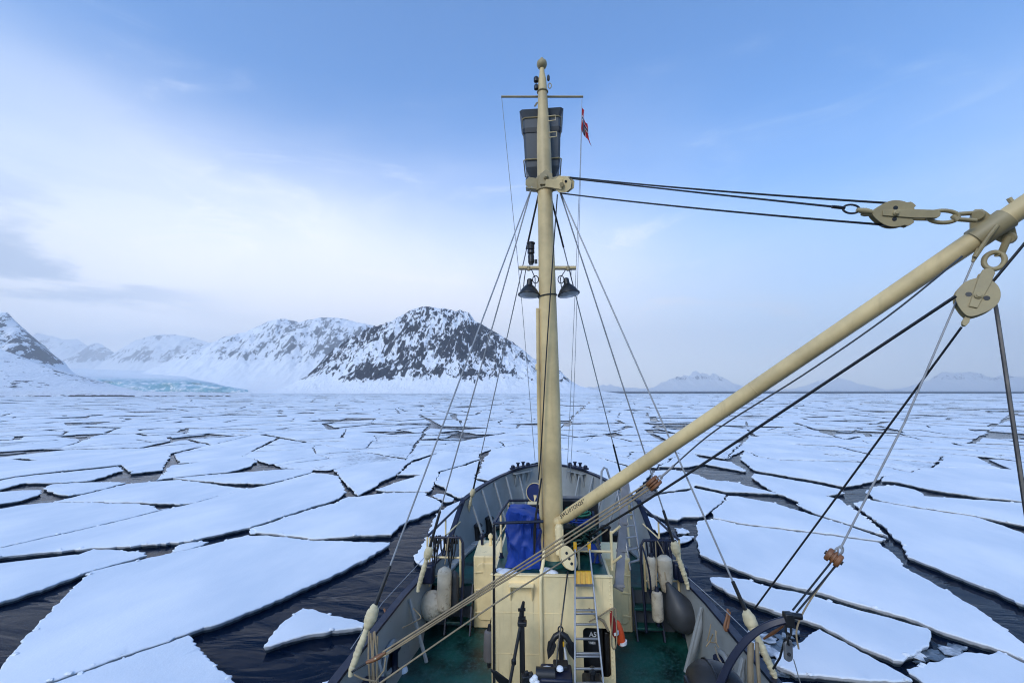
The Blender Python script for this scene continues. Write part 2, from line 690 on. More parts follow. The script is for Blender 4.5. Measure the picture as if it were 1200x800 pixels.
def inside(p, poly):
    r = False
    n = len(poly)
    for i in range(n):
        a, b = poly[i], poly[i - 1]
        if (a.y > p.y) != (b.y > p.y) and p.x < (b.x - a.x) * (p.y - a.y) / (b.y - a.y) + a.x:
            r = not r
    return r


CHUNKS = True


def add_floe(poly, fb, label, group=None, inset=0.03, full=True, step=None, amp=None):
    if area2(poly) < 0:
        poly = list(reversed(poly))
    st = step or (lambda p: min(1.2, max(0.10, 0.0065 * (p - CAM_W).length)))
    am = amp or (lambda p: min(0.30, max(0.10, 0.006 * (p - CAM_W).length)))
    pts = refine(poly, st, am)
    pts = ring_offset(pts, inset)
    vs, fs = floe_geom(pts, fb, full=full)
    c = centroid(pts)
    # snow surface: a triangulated sheet with low wind drifts
    k_ = len(pts)
    rim_ = [Vector((x, y)) for x, y, z in vs[:k_]]
    lo_x, hi_x = min(q.x for q in rim_), max(q.x for q in rim_)
    lo_y, hi_y = min(q.y for q in rim_), max(q.y for q in rim_)
    g_ = max(0.45, math.sqrt((hi_x - lo_x) * (hi_y - lo_y) / 2600.0))
    rim3 = [q.to_3d() for q in rim_]
    extra = []
    gy = lo_y
    row = 0
    while gy < hi_y:
        gx = lo_x + (0.5 * g_ if row % 2 else 0)
        while gx < hi_x:
            q = Vector((gx + 0.25 * g_ * noise.noise(Vector((gx, gy, 1))), gy + 0.25 * g_ * noise.noise(Vector((gx, gy, 5))), 0))
            if inside(q, rim3):
                extra.append(q.to_2d())
            gx += g_
        gy += g_ * 0.87
        row += 1
    cv_, ce_, cf_, ov_, oe_, of_ = delaunay_2d_cdt(rim_ + extra, [], [list(range(k_))], 1, 1e-5)
    base_i = len(vs)
    fs = fs[1:]
    for i_, q in enumerate(cv_):
        on_rim = any(o_i < k_ for o_i in ov_[i_]) if ov_[i_] else True
        dr = 0.0
        if not on_rim:
            p_ = Vector((q.x * 0.8 + q.y * 0.35, q.y * 0.35 - q.x * 0.2, 0.0))
            dr = noise.fractal(p_ * 0.35, 0.8, 2.0, 4) * 0.030 + abs(noise.noise(p_ * 1.1)) * 0.012
        vs.append((q.x, q.y, fb + dr))
    if CHUNKS:
        cr_ = random.Random(int(c.x * 13 + c.y * 7))
        per_ = sum((pts[i_] - pts[i_ - 1]).length for i_ in range(k_))
        for _ in range(min(110, int(per_ * 0.5))):
            i_ = cr_.randrange(k_)
            q = pts[i_].lerp(c, cr_.uniform(0.004, 0.03))
            r_ = cr_.uniform(0.02, 0.08)
            o_ = len(vs)
            n_ = cr_.randint(5, 7)
            a0_ = cr_.uniform(0, 6)
            for lev, (rr_, zz_) in enumerate(((1.15, -0.05), (0.9, 0.45), (0.4, 0.75))):
                for m_ in range(n_):
                    t_ = a0_ + 6.283 * m_ / n_ + lev * 0.4
                    w_ = r_ * rr_ * cr_.uniform(0.75, 1.2)
                    vs.append((q.x + w_ * math.cos(t_) * 1.3, q.y + w_ * math.sin(t_), fb + r_ * zz_ * cr_.uniform(0.6, 1.0)))
            for lev in range(2):
                for m_ in range(n_):
                    m2_ = (m_ + 1) % n_
                    fs.append((o_ + lev * n_ + m_, o_ + lev * n_ + m2_, o_ + lev * n_ + n_ + m2_, o_ + lev * n_ + n_ + m_))
            fs.append(tuple(o_ + 2 * n_ + m_ for m_ in range(n_)))
    fs += [tuple(base_i + j_ for j_ in f) for f in cf_]
    vs = [(x - c.x, y - c.y, z) for x, y, z in vs]
    me = bpy.data.meshes.new('ice_floe')
    me.from_pydata(vs, [], fs)
    me.materials.append(SNOWICE)
    me.polygons.foreach_set('use_smooth', [True] * len(me.polygons))
    me.set_sharp_from_angle(angle=R(35))
    me.update()
    o = bpy.data.objects.new('ice_floe', me)
    col.objects.link(o)
    o.location = (c.x, c.y, 0)
    tag(o, label, 'ice floe', group)
    return o


NEAR_FLOES = [
    ('huge smooth floe running from the lower left corner to a sharp tip beside the bow', 0.30,
     [(-60, 850), (0, 780), (30, 744), (60, 712), (84, 688), (103, 670), (115, 666), (172, 653), (202, 647), (250, 636), (290, 626), (326, 627), (368, 632.5), (459, 634.5), (454, 640), (428, 655), (394, 672), (348, 692), (320, 705), (268, 726), (222, 740), (200, 749), (154, 764), (124, 775), (96, 785), (60, 798)]),
    ('snowy floe at the bottom left edge with a steep jagged side facing the open lead', 0.30,
     [(60, 799.5), (96, 786.5), (124, 776.5), (154, 765.5), (200, 750.5), (221, 742), (226, 743), (236, 757), (243, 766), (262, 787), (278, 800), (300, 830), (0, 850), (-40, 848)]),
    ('small triangular floe drifting alone in the dark lead left of the bulwark', 0.30,
     [(355, 710), (368, 713), (412, 723), (431, 728), (428, 734), (390, 738), (348, 746), (316, 756), (307.5, 757), (316, 744), (332, 726)]),
    ('tapering floe at the left edge between two dark water leads, tip pointing right', 0.28,
     [(0, 659), (44, 654), (96, 648), (112, 642), (138, 643), (172, 646), (172, 650), (140, 659), (115, 665.5), (103, 669.5), (80, 678), (52, 688), (0, 705), (-60, 722), (-60, 666)]),
    ('thin sliver of ice lying in the lead above the huge left floe', 0.25,
     [(201, 644), (210, 637.5), (225, 634), (246, 633), (240, 637), (220, 643), (204, 646.5)]),
    ('tiny strip of ice in the narrow lead left of the shrouds', 0.22,
     [(291, 622), (294, 618), (330, 609), (336, 609), (318, 617), (300, 624), (292, 625)]),
    ('long wide band-shaped floe left of the shrouds with a blunt notched right end', 0.28,
     [(-60, 661), (-60, 655), (0, 641), (96, 620), (196, 595.5), (220, 590), (290, 572), (312, 568), (336, 562), (366, 553.5), (386, 555), (397, 558), (402, 568), (406, 576), (404, 580), (389, 587), (372, 591), (332, 605), (294, 617), (250, 627), (220, 633.5), (150, 639), (112, 641), (0, 651.5)]),
    ('wedge floe at the left edge bounded by two hairline cracks', 0.28,
     [(-60, 654), (-60, 600), (0, 596), (20, 592), (60, 588), (100, 588), (164, 589.5), (182, 592), (188, 597), (196, 595), (96, 619.5), (0, 640.5)]),
    ('narrow pointed floe left of the grey pool, pinched between cracks', 0.26,
     [(60, 587.5), (80, 583), (100, 578.5), (124, 572.5), (150, 566), (180, 563.5), (210, 561.5), (234, 564.5), (262, 568.5), (290, 572), (288, 573.5), (220, 589.5), (182, 589), (164, 588.5), (100, 587.2)]),
    ('floe with a forked right tip left of the shrouds, dark crack along its near side', 0.26,
     [(200, 560.5), (226, 557.5), (238, 556.5), (262, 554.5), (280, 553), (332, 549.5), (360, 548.5), (368, 550), (366, 552.8), (336, 561), (312, 566.5), (262, 565), (234, 562.8), (212, 560.8)]),
    ('little sliver floe on the left edge below a curved lead', 0.24,
     [(-60, 592), (-60, 578), (0, 576), (24, 574), (46, 573.5), (48, 577), (42, 580), (24, 586), (0, 590)]),
    ('rounded tongue of ice beside the black notch on the left', 0.25,
     [(52, 569), (60, 567), (96, 565), (120, 564.3), (148, 564.5), (124, 572), (98, 577.8), (80, 580.3), (65, 578), (52, 574)]),
    ('low floe on the left edge with a straight dark upper crack', 0.25,
     [(-60, 576), (-60, 567), (0, 562.8), (16, 559.5), (46, 555.5), (80, 552.5), (138, 546), (146, 550.5), (104, 563), (60, 565.5), (30, 565), (0, 573)]),
    ('broad floe on the left edge whose right corner meets the grey pool', 0.26,
     [(-60, 564), (-60, 548), (0, 543), (60, 537), (100, 533), (130, 531), (160, 528), (192, 525), (200, 530), (197, 540), (191, 550), (154, 554), (149, 549.5), (142, 544), (80, 550.5), (46, 554), (16, 558), (0, 561)]),
    ('floe just right of the grey pool on the left side', 0.26,
     [(194, 551), (201, 545), (240, 540), (280, 533), (304, 540), (290, 547), (268, 552.5), (238, 555), (200, 559.5), (183, 562)]),
    ('five-sided floe behind the shrouds with a dark crack on its left flank', 0.26,
     [(396, 556), (390, 550), (412, 545), (440, 541), (484, 538), (482, 540), (476, 544), (464, 556.5), (450, 562), (437, 571.5), (421, 580), (410, 570.5)]),
    ('floe behind the shrouds on whose right side lies a star-shaped pool', 0.26,
     [(477, 546), (484, 541.5), (520, 528), (560, 532), (564, 537), (536, 546), (515, 551.5), (514, 557), (509, 566), (503, 575), (450, 575), (440, 573), (466, 564), (494, 555.5), (466, 556)]),
    ('large rounded floe between the port shrouds with a curved near edge', 0.28,
     [(421, 581), (450, 577), (498, 576), (500, 580), (511, 584), (519, 590), (513, 596), (503, 600), (480, 610), (470, 615), (460, 625), (420, 627), (368, 631), (326, 625), (300, 623), (297, 619), (334, 606), (373, 593), (391, 589), (409, 581)]),
    ('rounded ice tongue lying against the port bow', 0.26,
     [(484, 652), (485, 658), (494, 661), (540, 660), (600, 606), (584, 577), (545, 584), (524, 592), (512, 601), (503, 617), (497, 632), (490, 643)]),
    ('small broken piece at the star-shaped pool near the port bow', 0.22,
     [(506, 580), (512, 577.5), (520, 578.5), (532, 583), (529, 587), (520, 587.5)]),
    ('floe directly off the port bow bulwark', 0.26,
     [(509, 566), (516, 552.5), (540, 546), (564, 538.5), (561, 548), (556, 560.5), (575, 567), (546, 582), (535, 582), (523, 575.5), (519, 570)]),
    ('floe seen just above the grey bow plating left of the mast', 0.26,
     [(567, 537), (576, 526), (630, 524), (632, 540), (600, 550), (577, 563), (558, 559.5), (564, 548)]),
    ('floe hidden partly by the boom ahead of the starboard bow', 0.26,
     [(634, 524), (690, 532), (738, 547), (766, 551), (758, 561), (744, 580), (700, 566), (634, 545)]),
    ('floe just off the starboard bow with a notched near edge', 0.27,
     [(747, 594), (761, 585), (773, 578.5), (806, 574.5), (815, 571), (851, 579), (846, 587), (834, 597.5), (829, 603.5), (820, 604.5), (799, 605.5), (796, 609), (773, 605.5)]),
    ('four-sided floe right of the boom, split from its neighbour by a diagonal crack', 0.27,
     [(852, 580), (864, 581), (880, 584), (906, 588), (920, 592.5), (960, 604.5), (983, 612), (1002, 618), (1040, 631), (1030, 633), (1008, 630), (982, 626.5), (950, 622.5), (894, 616), (864, 612), (848, 608.5), (836, 606), (834, 599), (846, 588)]),
    ('very large floe right of the ship, its long ragged edge on the dark diagonal lead', 0.30,
     [(816, 610), (836, 608), (848, 609.5), (864, 613.5), (894, 617.5), (950, 624), (982, 628), (1008, 631.5), (1030, 635), (1040, 643), (1050, 651), (1062, 665), (1088, 678), (1112, 691), (1134, 705), (1160, 722), (1178, 735), (1200, 750), (1260, 795), (1260, 803), (1200, 771), (1168, 759), (1136, 749), (1096, 736.5), (1068, 724), (1034, 714), (1006, 707), (972, 696.5), (960, 692.5), (931, 687), (900, 678.5), (874, 670), (840, 658), (820, 648.5), (817, 629)]),
    ('long tongue-shaped floe right of the ship, rounded at its right end', 0.30,
     [(828, 675), (850, 674.5), (874, 677), (909, 688), (931, 692), (962, 700), (972, 703), (1006, 713.5), (1034, 719.5), (1068, 729), (1088, 735), (1095, 739), (1094, 748), (1088, 756), (1074, 766), (1058, 774), (1046, 772), (1010, 757), (985, 745), (960, 731), (944, 726), (910, 716), (883, 706), (857, 696), (832, 681)]),
    ('floe beside the davit arm with a corner pointing at the brash-filled lead', 0.30,
     [(960, 735), (986, 749), (1012, 763), (1032, 773), (1054, 785.5), (1070, 796), (1052, 797), (1000, 794), (960, 790), (932, 788), (907, 776), (907, 766), (926, 758), (946, 745)]),
    ('pale floe in the lower right corner under the brash-filled lead', 0.30,
     [(1060, 782), (1076, 778), (1090, 774), (1112, 769), (1130, 763), (1160, 763), (1170, 761), (1200, 774), (1260, 801), (1260, 850), (1120, 830), (1085, 803), (1062, 787)]),
    ('floe cut by the bottom edge below the davit with a dark crumbly rim', 0.30,
     [(903, 796), (960, 797.5), (1000, 801), (1052, 805), (1090, 818), (1090, 850), (900, 850)]),
    ('small grey chunk floating in the brash-filled lead', 0.12,
     [(1102, 757), (1116, 753.5), (1134, 756.5), (1135, 761), (1112, 763.5)]),
    ('half-sunk grey chunk at the near end of the brash-filled lead', 0.10,
     [(1070, 772.5), (1085, 768), (1096, 770.5), (1080, 776.5)]),
    ('broad right-hand floe along the dark diagonal lead, one corner pointing left', 0.30,
     [(1000, 588.5), (1015, 584), (1029, 587), (1072, 594.5), (1140, 604.5), (1160, 610), (1182, 617), (1200, 624), (1260, 641), (1260, 745), (1200, 708), (1170, 693), (1136, 680), (1100, 666), (1062, 651.5), (1058, 643.5), (1052, 633), (1044, 625), (1028, 611), (1010, 597.5)]),
    ('floe on the right side under the long dagger-shaped lead', 0.27,
     [(1029, 586), (1072, 593), (1140, 603), (1164, 608), (1200, 615), (1260, 621), (1260, 592), (1200, 588.5), (1154, 585.5), (1120, 583), (1084, 581), (1076, 574), (1048, 568), (1020, 570), (1014, 576), (1022, 583)]),
    ('floe on the right edge above the long dagger-shaped lead', 0.27,
     [(1048, 563.5), (1076, 570), (1110, 576), (1154, 582.5), (1200, 586.5), (1260, 589), (1260, 553), (1200, 550), (1160, 548), (1110, 547), (1080, 548), (1066, 553), (1040, 557), (1030, 562.5)]),
    ('slanting floe right of the boom ending at a small jagged pool', 0.27,
     [(884, 554), (960, 567.5), (986, 573), (990, 577), (969, 580.5), (984, 584), (1008, 600), (1042, 628), (1002, 616), (983, 610), (960, 602.5), (937, 592), (935, 587), (922, 582), (900, 573), (890, 565), (880, 558)]),
    ('floe right of the boom lying above the small jagged pool', 0.26,
     [(867, 538), (873, 527), (886, 534), (918, 539.5), (950, 541.5), (970, 545.5), (990, 553), (1008, 557.5), (1034, 558.5), (1012, 567), (988, 569.5), (960, 563.5), (884, 550.5), (880, 547)]),
    ('floe crossed by the boom wires, holed by a dark triangular pool on its right', 0.26,
     [(768, 551), (790, 550), (820, 556), (828, 561), (862, 564.5), (868, 565), (872, 568), (890, 572.5), (915, 578), (870, 576), (850, 575.5), (816, 567.5), (814, 570.5), (772, 576.5), (762, 561)]),
    ('small floe under the boom beside two long grey pools', 0.25,
     [(815, 531), (820, 536), (858, 541), (875, 550), (872, 552), (826, 543), (802, 547), (772, 546), (791, 535)]),
    ('tiny raft of ice by the starboard rail', 0.16,
     [(790, 618), (800, 618), (808, 621), (805, 624.5), (792, 624.5)]),
    ('thin flat raft of ice close to the starboard rail', 0.16,
     [(787, 631), (800, 626.5), (815, 627.5), (811, 632.5), (798, 637), (788, 637)]),
    ('ice wedge against the starboard bow behind the side rail', 0.22,
     [(757, 612), (756, 602), (775, 611), (786, 620), (772, 625)]),
    ('small triangular cake beside the hull at the lower left', 0.20,
     [(378, 797), (390, 794), (398, 800), (390, 812), (372, 812)]),
]
for lab, fb, pl in NEAR_FLOES:
    fb = fb * 0.68
    add_floe([ice_pt(x, y, fb) * 1.0 for x, y in pl], fb, lab)

CHUNKS = False
# crushed brash beside the hull, right
brash_rng = random.Random(3)
bv, bf = [], []
for _ in range(70):
    p = ice_pt(brash_rng.uniform(868, 935), brash_rng.uniform(742, 792), 0)
    q = ice_pt(brash_rng.uniform(1072, 1130), brash_rng.uniform(757, 775), 0)
    c = p if brash_rng.random() < 0.75 else q
    if (SHIP_INV3 @ c).x < 3.2:
        continue
    r = brash_rng.uniform(0.05, 0.28)
    k = brash_rng.randint(4, 7)
    poly = []
    for i in range(k):
        an = 2 * math.pi * (i + brash_rng.uniform(-0.3, 0.3)) / k
        rr = r * brash_rng.uniform(0.7, 1.15)
        poly.append(Vector((c.x + rr * math.cos(an), c.y + rr * math.sin(an), 0)))
    vs, fs = floe_geom(poly, brash_rng.uniform(0.03, 0.10), -0.08, 0.02, True)
    o_ = len(bv)
    bv += vs
    bf += [tuple(i + o_ for i in f) for f in fs]
o = world_obj('brash_ice', bv, bf, SNOWICE, smooth=False, kind='stuff')
tag(o, 'crushed brash ice floating in the lead beside the starboard bulwark', 'brash ice')

# ---- the pack beyond: a sheet broken again and again along straight cracks
TOP_EDGE = [(-60, 547.5), (0, 542.5), (60, 536.5), (100, 532.5), (130, 530.5), (160, 527.5), (192, 524.5), (203, 529), (206, 541), (240, 539.5), (280, 532.5), (306, 539), (332, 546), (360, 547.5), (385, 549), (412, 544), (440, 540), (484, 537), (520, 527), (560, 531), (575, 525), (632, 523), (690, 531), (740, 545), (770, 546), (790, 533.5), (814, 530), (850, 536), (872, 526), (886, 533), (918, 538.5), (950, 540.5), (970, 544.5), (990, 551.5), (1008, 556), (1035, 556.5), (1066, 552), (1080, 547), (1110, 546), (1160, 547), (1200, 549), (1260, 552)]
rng = random.Random(11)
FAR = 1080.0
edge = [ice_pt(x, y, 0.25) for x, y in TOP_EDGE]
for e in edge:
    e.z = 0
far_l = land(-1500, FAR)
far_r = land(1500, FAR)
far_pts = [land(1500 - 300 * i, FAR + rng.uniform(-60, 60)) for i in range(11)]
domain = edge + [land(60, 22), land(120, 60)] + far_pts + [land(-120, 60), land(-60, 22)]
left_side = [edge[0] + Vector((-0.6, 0, 0)), land(-60, 22), land(-55, -10)] + [Vector((ice_pt(x, y, 0.3).x, ice_pt(x, y, 0.3).y, 0)) for x, y in ((-62, 860), (-62, 724), (-62, 664), (-62, 600))]
right_side = [edge[-1] + Vector((0.6, 0, 0))] + [Vector((ice_pt(x, y, 0.3).x, ice_pt(x, y, 0.3).y, 0)) for x, y in ((1262, 590), (1262, 640), (1262, 745), (1262, 860))] + [land(55, -10), land(60, 22)]


def split_poly(poly, c, d):
    """cut a simple polygon by the chord through c along d; None when it fails"""
    n = len(poly)
    hits = []
    for i in range(n):
        p, q = poly[i], poly[(i + 1) % n]
        e = q - p
        den = cross2(d, e)
        if abs(den) < 1e-9:
            continue
        w = p - c
        t = cross2(w, e) / den
        s = cross2(w, d) / den
        if 0 < s < 1:
            hits.append((t, i, c + d * t))
    neg = [h for h in hits if h[0] < 0]
    pos = [h for h in hits if h[0] >= 0]
    if not neg or not pos or len(hits) % 2:
        return None
    a, b = max(neg), min(pos)
    if a[1] == b[1]:
        return None
    i, j = a[1], b[1]
    p1 = [a[2]]
    k = (i + 1) % n
    while True:
        p1.append(poly[k])
        if k == j:
            break
        k = (k + 1) % n
    p1.append(b[2])
    p2 = [b[2]]
    k = (j + 1) % n
    while True:
        p2.append(poly[k])
        if k == i:
            break
        k = (k + 1) % n
    p2.append(a[2])
    return p1, p2


def fracture(poly, target):
    done, todo = [], [poly]
    while todo:
        p = todo.pop()
        A = abs(area2(p))
        c = centroid(p)
        dist = (c - CAM_W.xy.to_3d()).length
        if A < target(dist) * math.exp(rng.gauss(0, 0.65)):
            done.append(p)
            continue
        # across the long axis
        sxx = sum((q.x - c.x) ** 2 for q in p)
        syy = sum((q.y - c.y) ** 2 for q in p)
        sxy = sum((q.x - c.x) * (q.y - c.y) for q in p)
        th = 0.5 * math.atan2(2 * sxy, sxx - syy)
        ok = None
        for tr in range(14):
            an = th + math.pi / 2 + rng.gauss(0, 0.42 + 0.1 * tr)
            cc = c + Vector((rng.gauss(0, 0.16), rng.gauss(0, 0.16), 0)) * math.sqrt(A)
            if not inside(cc, p):
                cc = c if inside(c, p) else p[0].lerp(p[len(p) // 2], 0.5)
                if not inside(cc, p):
                    continue
            ok = split_poly(p, cc, Vector((math.cos(an), math.sin(an), 0)))
            if ok and min(abs(area2(ok[0])), abs(area2(ok[1]))) > 0.08 * A:
                break
            ok = None
        if ok is None:
            done.append(p)
        else:
            todo += list(ok)
    return done


def target(d):
    return 42.0 + max(0, d - 90) * 0.36


cells = fracture(domain, target)
side_cells = fracture(left_side, lambda d: 90.0) + fracture(right_side, lambda d: 90.0)
rank = []
for p in cells + side_cells:
    if len(p) < 3 or abs(area2(p)) < 2.0:
        continue
    c = centroid(p)
    v = RCAM.inverted() @ (c - CAM_W)
    vis = v.z < -1 and abs(v.x / v.z) < 1.21
    d = (c - CAM_W).length
    rank.append((abs(area2(p)) / d ** 3 if vis else 0.0, p, c, d))
rank.sort(key=lambda r: -r[0])
sheet_v, sheet_f = [], []
count = 0
fgroups = {}
for w, p, c, d in rank:
    roll = rng.random()
    if roll < 0.095 and d > 60:
        for _k in range(rng.randint(1, 5)):                 # open water with a few broken cakes
            a_ = rng.uniform(0, 6.28)
            cc = c + Vector((math.cos(a_), math.sin(a_), 0)) * math.sqrt(abs(area2(p))) * rng.uniform(0, 0.3)
            r_ = rng.uniform(0.3, 1.6)
            kk = rng.randint(4, 7)
            q = [cc + Vector((math.cos(6.28 * i / kk), math.sin(6.28 * i / kk), 0)) * r_ * rng.uniform(0.6, 1.2) for i in range(kk)]
            vs, fs = floe_geom(q, rng.uniform(0.05, 0.12), -0.1, 0.05, False)
            o_ = len(sheet_v)
            sheet_v += vs
            sheet_f += [tuple(i + o_ for i in f) for f in fs]
        continue
    if d < 90:
        s = 1 - abs(rng.gauss(0, 0.010)) - 0.003
    else:
        s = 1 - abs(rng.gauss(0, 0.020)) - 0.007
    if roll > 0.62:
        s *= rng.uniform(0.76, 0.96)
    if d < 60:
        s = max(s, 0.955)
    rot = Matrix.Rotation(rng.gauss(0, 0.018), 3, 'Z')
    sh = Vector((rng.gauss(0, 0.10), rng.gauss(0, 0.10), 0)) * (1.0 if d > 60 else 0.3)
    q = [c + rot @ ((x - c) * s) + sh for x in p]
    if d > 110:
        q = [c + rot @ (Vector(((x.x - c.x) * s, (x.y - c.y) * s * rng.uniform(0.97, 1.0), 0))) + sh for x in p]
    fb = rng.uniform(0.11, 0.18)
    if w > 0 and count < 250:
        count += 1
        u = (RCAM.inverted() @ (c - CAM_W))
        sx = 600 + F * u.x / -u.z
        where = 'left of the shrouds' if sx < 420 else 'behind the port shrouds' if sx < 625 else 'behind the mast and boom' if sx < 860 else 'behind the tackle wires' if sx < 1040 else 'at the right edge'
        dist = 'middle distance' if d < 110 else 'far pack'
        grp = f'snow-covered floes in the {dist} {where}'
        add_floe(q, fb, f'flat snow-covered floe in the {dist} {where}', grp, inset=0.02)
    else:
        near = d < 260
        st = (lambda x: max(1.2, 0.012 * (x - CAM_W).length)) if w > 0 else (lambda x: 3.0)
        q = refine(q, st, lambda x: min(0.8, 0.35 + 0.001 * d))
        vs, fs = floe_geom(q, fb, -0.1, 0.05, False)
        o_ = len(sheet_v)
        sheet_v += vs
        sheet_f += [tuple(i + o_ for i in f) for f in fs]
o = world_obj('ice_floes', sheet_v, sheet_f, SNOWICE, smooth=False, kind='stuff')
tag(o, 'countless small snow-covered floes of the pack stretching to the horizon', 'ice floes')
print('floes', len(cells), len(side_cells), count, len(sheet_v))


# ---- land
def rock_mat(name, rock=(0.030, 0.033, 0.042), amount=0.0, scale=0.008, base_z=60.0, fade=120.0, slope=0.0, thr=0.5, snow=(0.86, 0.87, 0.90)):
    """dark rock where the snow cannot hold: broken by noise drawn out down the slopes"""
    mt, N, L, bs = node_mat(name)
    geo = N.new('ShaderNodeNewGeometry')
    sp = N.new('ShaderNodeSeparateXYZ')
    L.new(geo.outputs['Position'], sp.inputs[0])
    sn = N.new('ShaderNodeSeparateXYZ')
    L.new(geo.outputs['Normal'], sn.inputs[0])
    a = nz_tex(N, L, scale, 10, 0.68, stretch=(1.0, 0.5, 0.42), rot=(0, R(38), 0), dist=0.4)
    b = nz_tex(N, L, scale * 3.4, 7, 0.66, stretch=(1.1, 0.5, 0.34), rot=(0, R(-27), 0), dist=0.6)
    c = nz_tex(N, L, scale * 0.25, 4, 0.5)
    steep = mth(N, L, 'MULTIPLY', mth(N, L, 'SUBTRACT', 0.80, sn.outputs[2]), slope)
    s = mth(N, L, 'ADD', mth(N, L, 'MULTIPLY', a, 0.80), mth(N, L, 'MULTIPLY', b, 0.95))
    s = mth(N, L, 'SUBTRACT', s, 0.375)
    s = mth(N, L, 'ADD', s, steep)
    s = mth(N, L, 'ADD', s, mth(N, L, 'MULTIPLY', mth(N, L, 'SUBTRACT', c, 0.5), 0.65))
    s = mth(N, L, 'ADD', s, amount)
    low = rmp(N, L, sp.outputs[2], base_z, base_z + fade)
    s = mth(N, L, 'ADD', s, mth(N, L, 'MULTIPLY', mth(N, L, 'SUBTRACT', low, 1.0), 0.5))
    f = rmp(N, L, s, thr, thr + 0.05)
    rk = mixc(N, L, b, tuple(x * 0.55 for x in rock), tuple(x * 1.9 for x in rock))
    L.new(mixc(N, L, f, snow, rk), bs.inputs['Base Color'])
    bs.inputs['Roughness'].default_value = 0.85
    bump(N, L, s, 0.6, 14.0, bs)
    return mt


def lerp_tab(tab, x):
    if x <= tab[0][0]:
        return tab[0][1]
    for (a, b), (c, d) in zip(tab, tab[1:]):
        if x <= c:
            return b + (d - b) * (x - a) / (c - a) if c > a else d
    return tab[-1][1]


def massif(name, sil, dist, depth, mat, nu=200, nv=70, amp=0.16, seed=0.0, freq=1 / 260.0, talus=0.35, rough=0.0, fine=0.05):
    """a mountain from its skyline: the ridge stands dist metres away, its foot depth metres nearer"""
    tab = [px_at(x, y, dist) for x, y in sil]
    u0, u1 = tab[0][0], tab[-1][0]
    top = max(h for _, h in tab)
    vs, fs = [], []
    rows = nv + 1
    for i in range(nu + 1):
        u = u0 + (u1 - u0) * i / nu
        h = max(lerp_tab(tab, u), 0.0)
        h *= 1 + rough * (noise.fractal(Vector((u * freq * 2.2, seed, 3)), 0.8, 2.0, 4) - 0.2)
        for j in range(rows):
            t = j / nv * 1.25
            v = dist - depth + depth * t
            if t <= 1.0:
                pr = talus * t + (1 - talus) * (t * t * (3 - 2 * t))
            else:
                pr = 1 - (t - 1.0) * 1.2
            # spurs and gullies running down the face
            k = noise.ridged_multi_fractal(Vector((u * freq + seed, v * freq * 0.42, seed * 1.7)), 0.9, 2.1, 6, 1.0, 2.0) / 2.6 - 0.5
            k2 = noise.fractal(Vector((u * freq * 5, v * freq * 3.5, seed)), 0.8, 2.2, 5)
            env = min(1.0, t * 2.4) * (1.0 if t < 0.85 else max(0.2, 1 - (t - 0.85) * 6) if t <= 1.05 else 0.2)
            z = h * pr + (k * amp + k2 * fine) * h * env * (0.35 + 0.65 * pr)
            du = (noise.noise(Vector((u * freq * 1.3, v * freq, seed + 5)))) * 0.06 * depth * min(1, t) * (1 - min(1, t))
            vs.append(tuple(land(u + du, v, max(z, -0.5) if j else -0.5)))
    for i in range(nu):
        for j in range(rows - 1):
            a = i * rows + j
            fs.append((a, a + rows, a + rows + 1, a + 1))
    return world_obj(name, vs, fs, mat)


massif('mountain', [(330, 457.8), (352, 454), (376, 445), (392, 420), (402, 404), (420, 392), (440, 383), (455, 378), (470, 371), (485, 362), (495, 359), (510, 360), (525, 361), (533, 364), (540, 363), (550, 367), (556, 376), (575, 385), (590, 395), (600, 400), (612, 409), (625, 420), (640, 427), (655, 434), (665, 444), (677, 452), (700, 457.9)],
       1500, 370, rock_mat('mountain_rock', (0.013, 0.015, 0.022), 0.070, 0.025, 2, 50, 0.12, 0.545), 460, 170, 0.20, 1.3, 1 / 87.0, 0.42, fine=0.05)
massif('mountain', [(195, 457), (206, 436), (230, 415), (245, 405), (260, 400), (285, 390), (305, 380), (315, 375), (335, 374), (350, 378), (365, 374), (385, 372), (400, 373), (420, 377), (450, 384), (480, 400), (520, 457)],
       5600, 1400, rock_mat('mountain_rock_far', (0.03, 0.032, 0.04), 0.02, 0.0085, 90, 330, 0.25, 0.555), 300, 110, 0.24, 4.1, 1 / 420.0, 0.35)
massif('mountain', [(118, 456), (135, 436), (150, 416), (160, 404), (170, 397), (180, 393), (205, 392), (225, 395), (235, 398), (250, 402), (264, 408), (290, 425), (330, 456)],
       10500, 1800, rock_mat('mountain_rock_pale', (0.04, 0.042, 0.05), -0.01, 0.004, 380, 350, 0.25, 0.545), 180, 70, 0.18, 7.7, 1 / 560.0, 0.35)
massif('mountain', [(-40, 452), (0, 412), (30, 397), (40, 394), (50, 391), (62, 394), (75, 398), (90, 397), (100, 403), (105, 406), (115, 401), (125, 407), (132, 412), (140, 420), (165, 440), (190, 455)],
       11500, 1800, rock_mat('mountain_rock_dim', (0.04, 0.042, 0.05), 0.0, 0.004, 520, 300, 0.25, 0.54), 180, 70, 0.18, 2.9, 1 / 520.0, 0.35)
massif('mountain', [(-160, 380), (-90, 340), (-40, 352), (0, 365), (8, 366), (15, 374), (25, 384), (35, 397), (45, 407), (52, 420), (60, 430), (75, 444), (100, 457)],
       2700, 680, rock_mat('mountain_rock_left', (0.025, 0.027, 0.035), 0.06, 0.011, 105, 100, 0.25, 0.545), 220, 110, 0.26, 9.3, 1 / 210.0, 0.35)
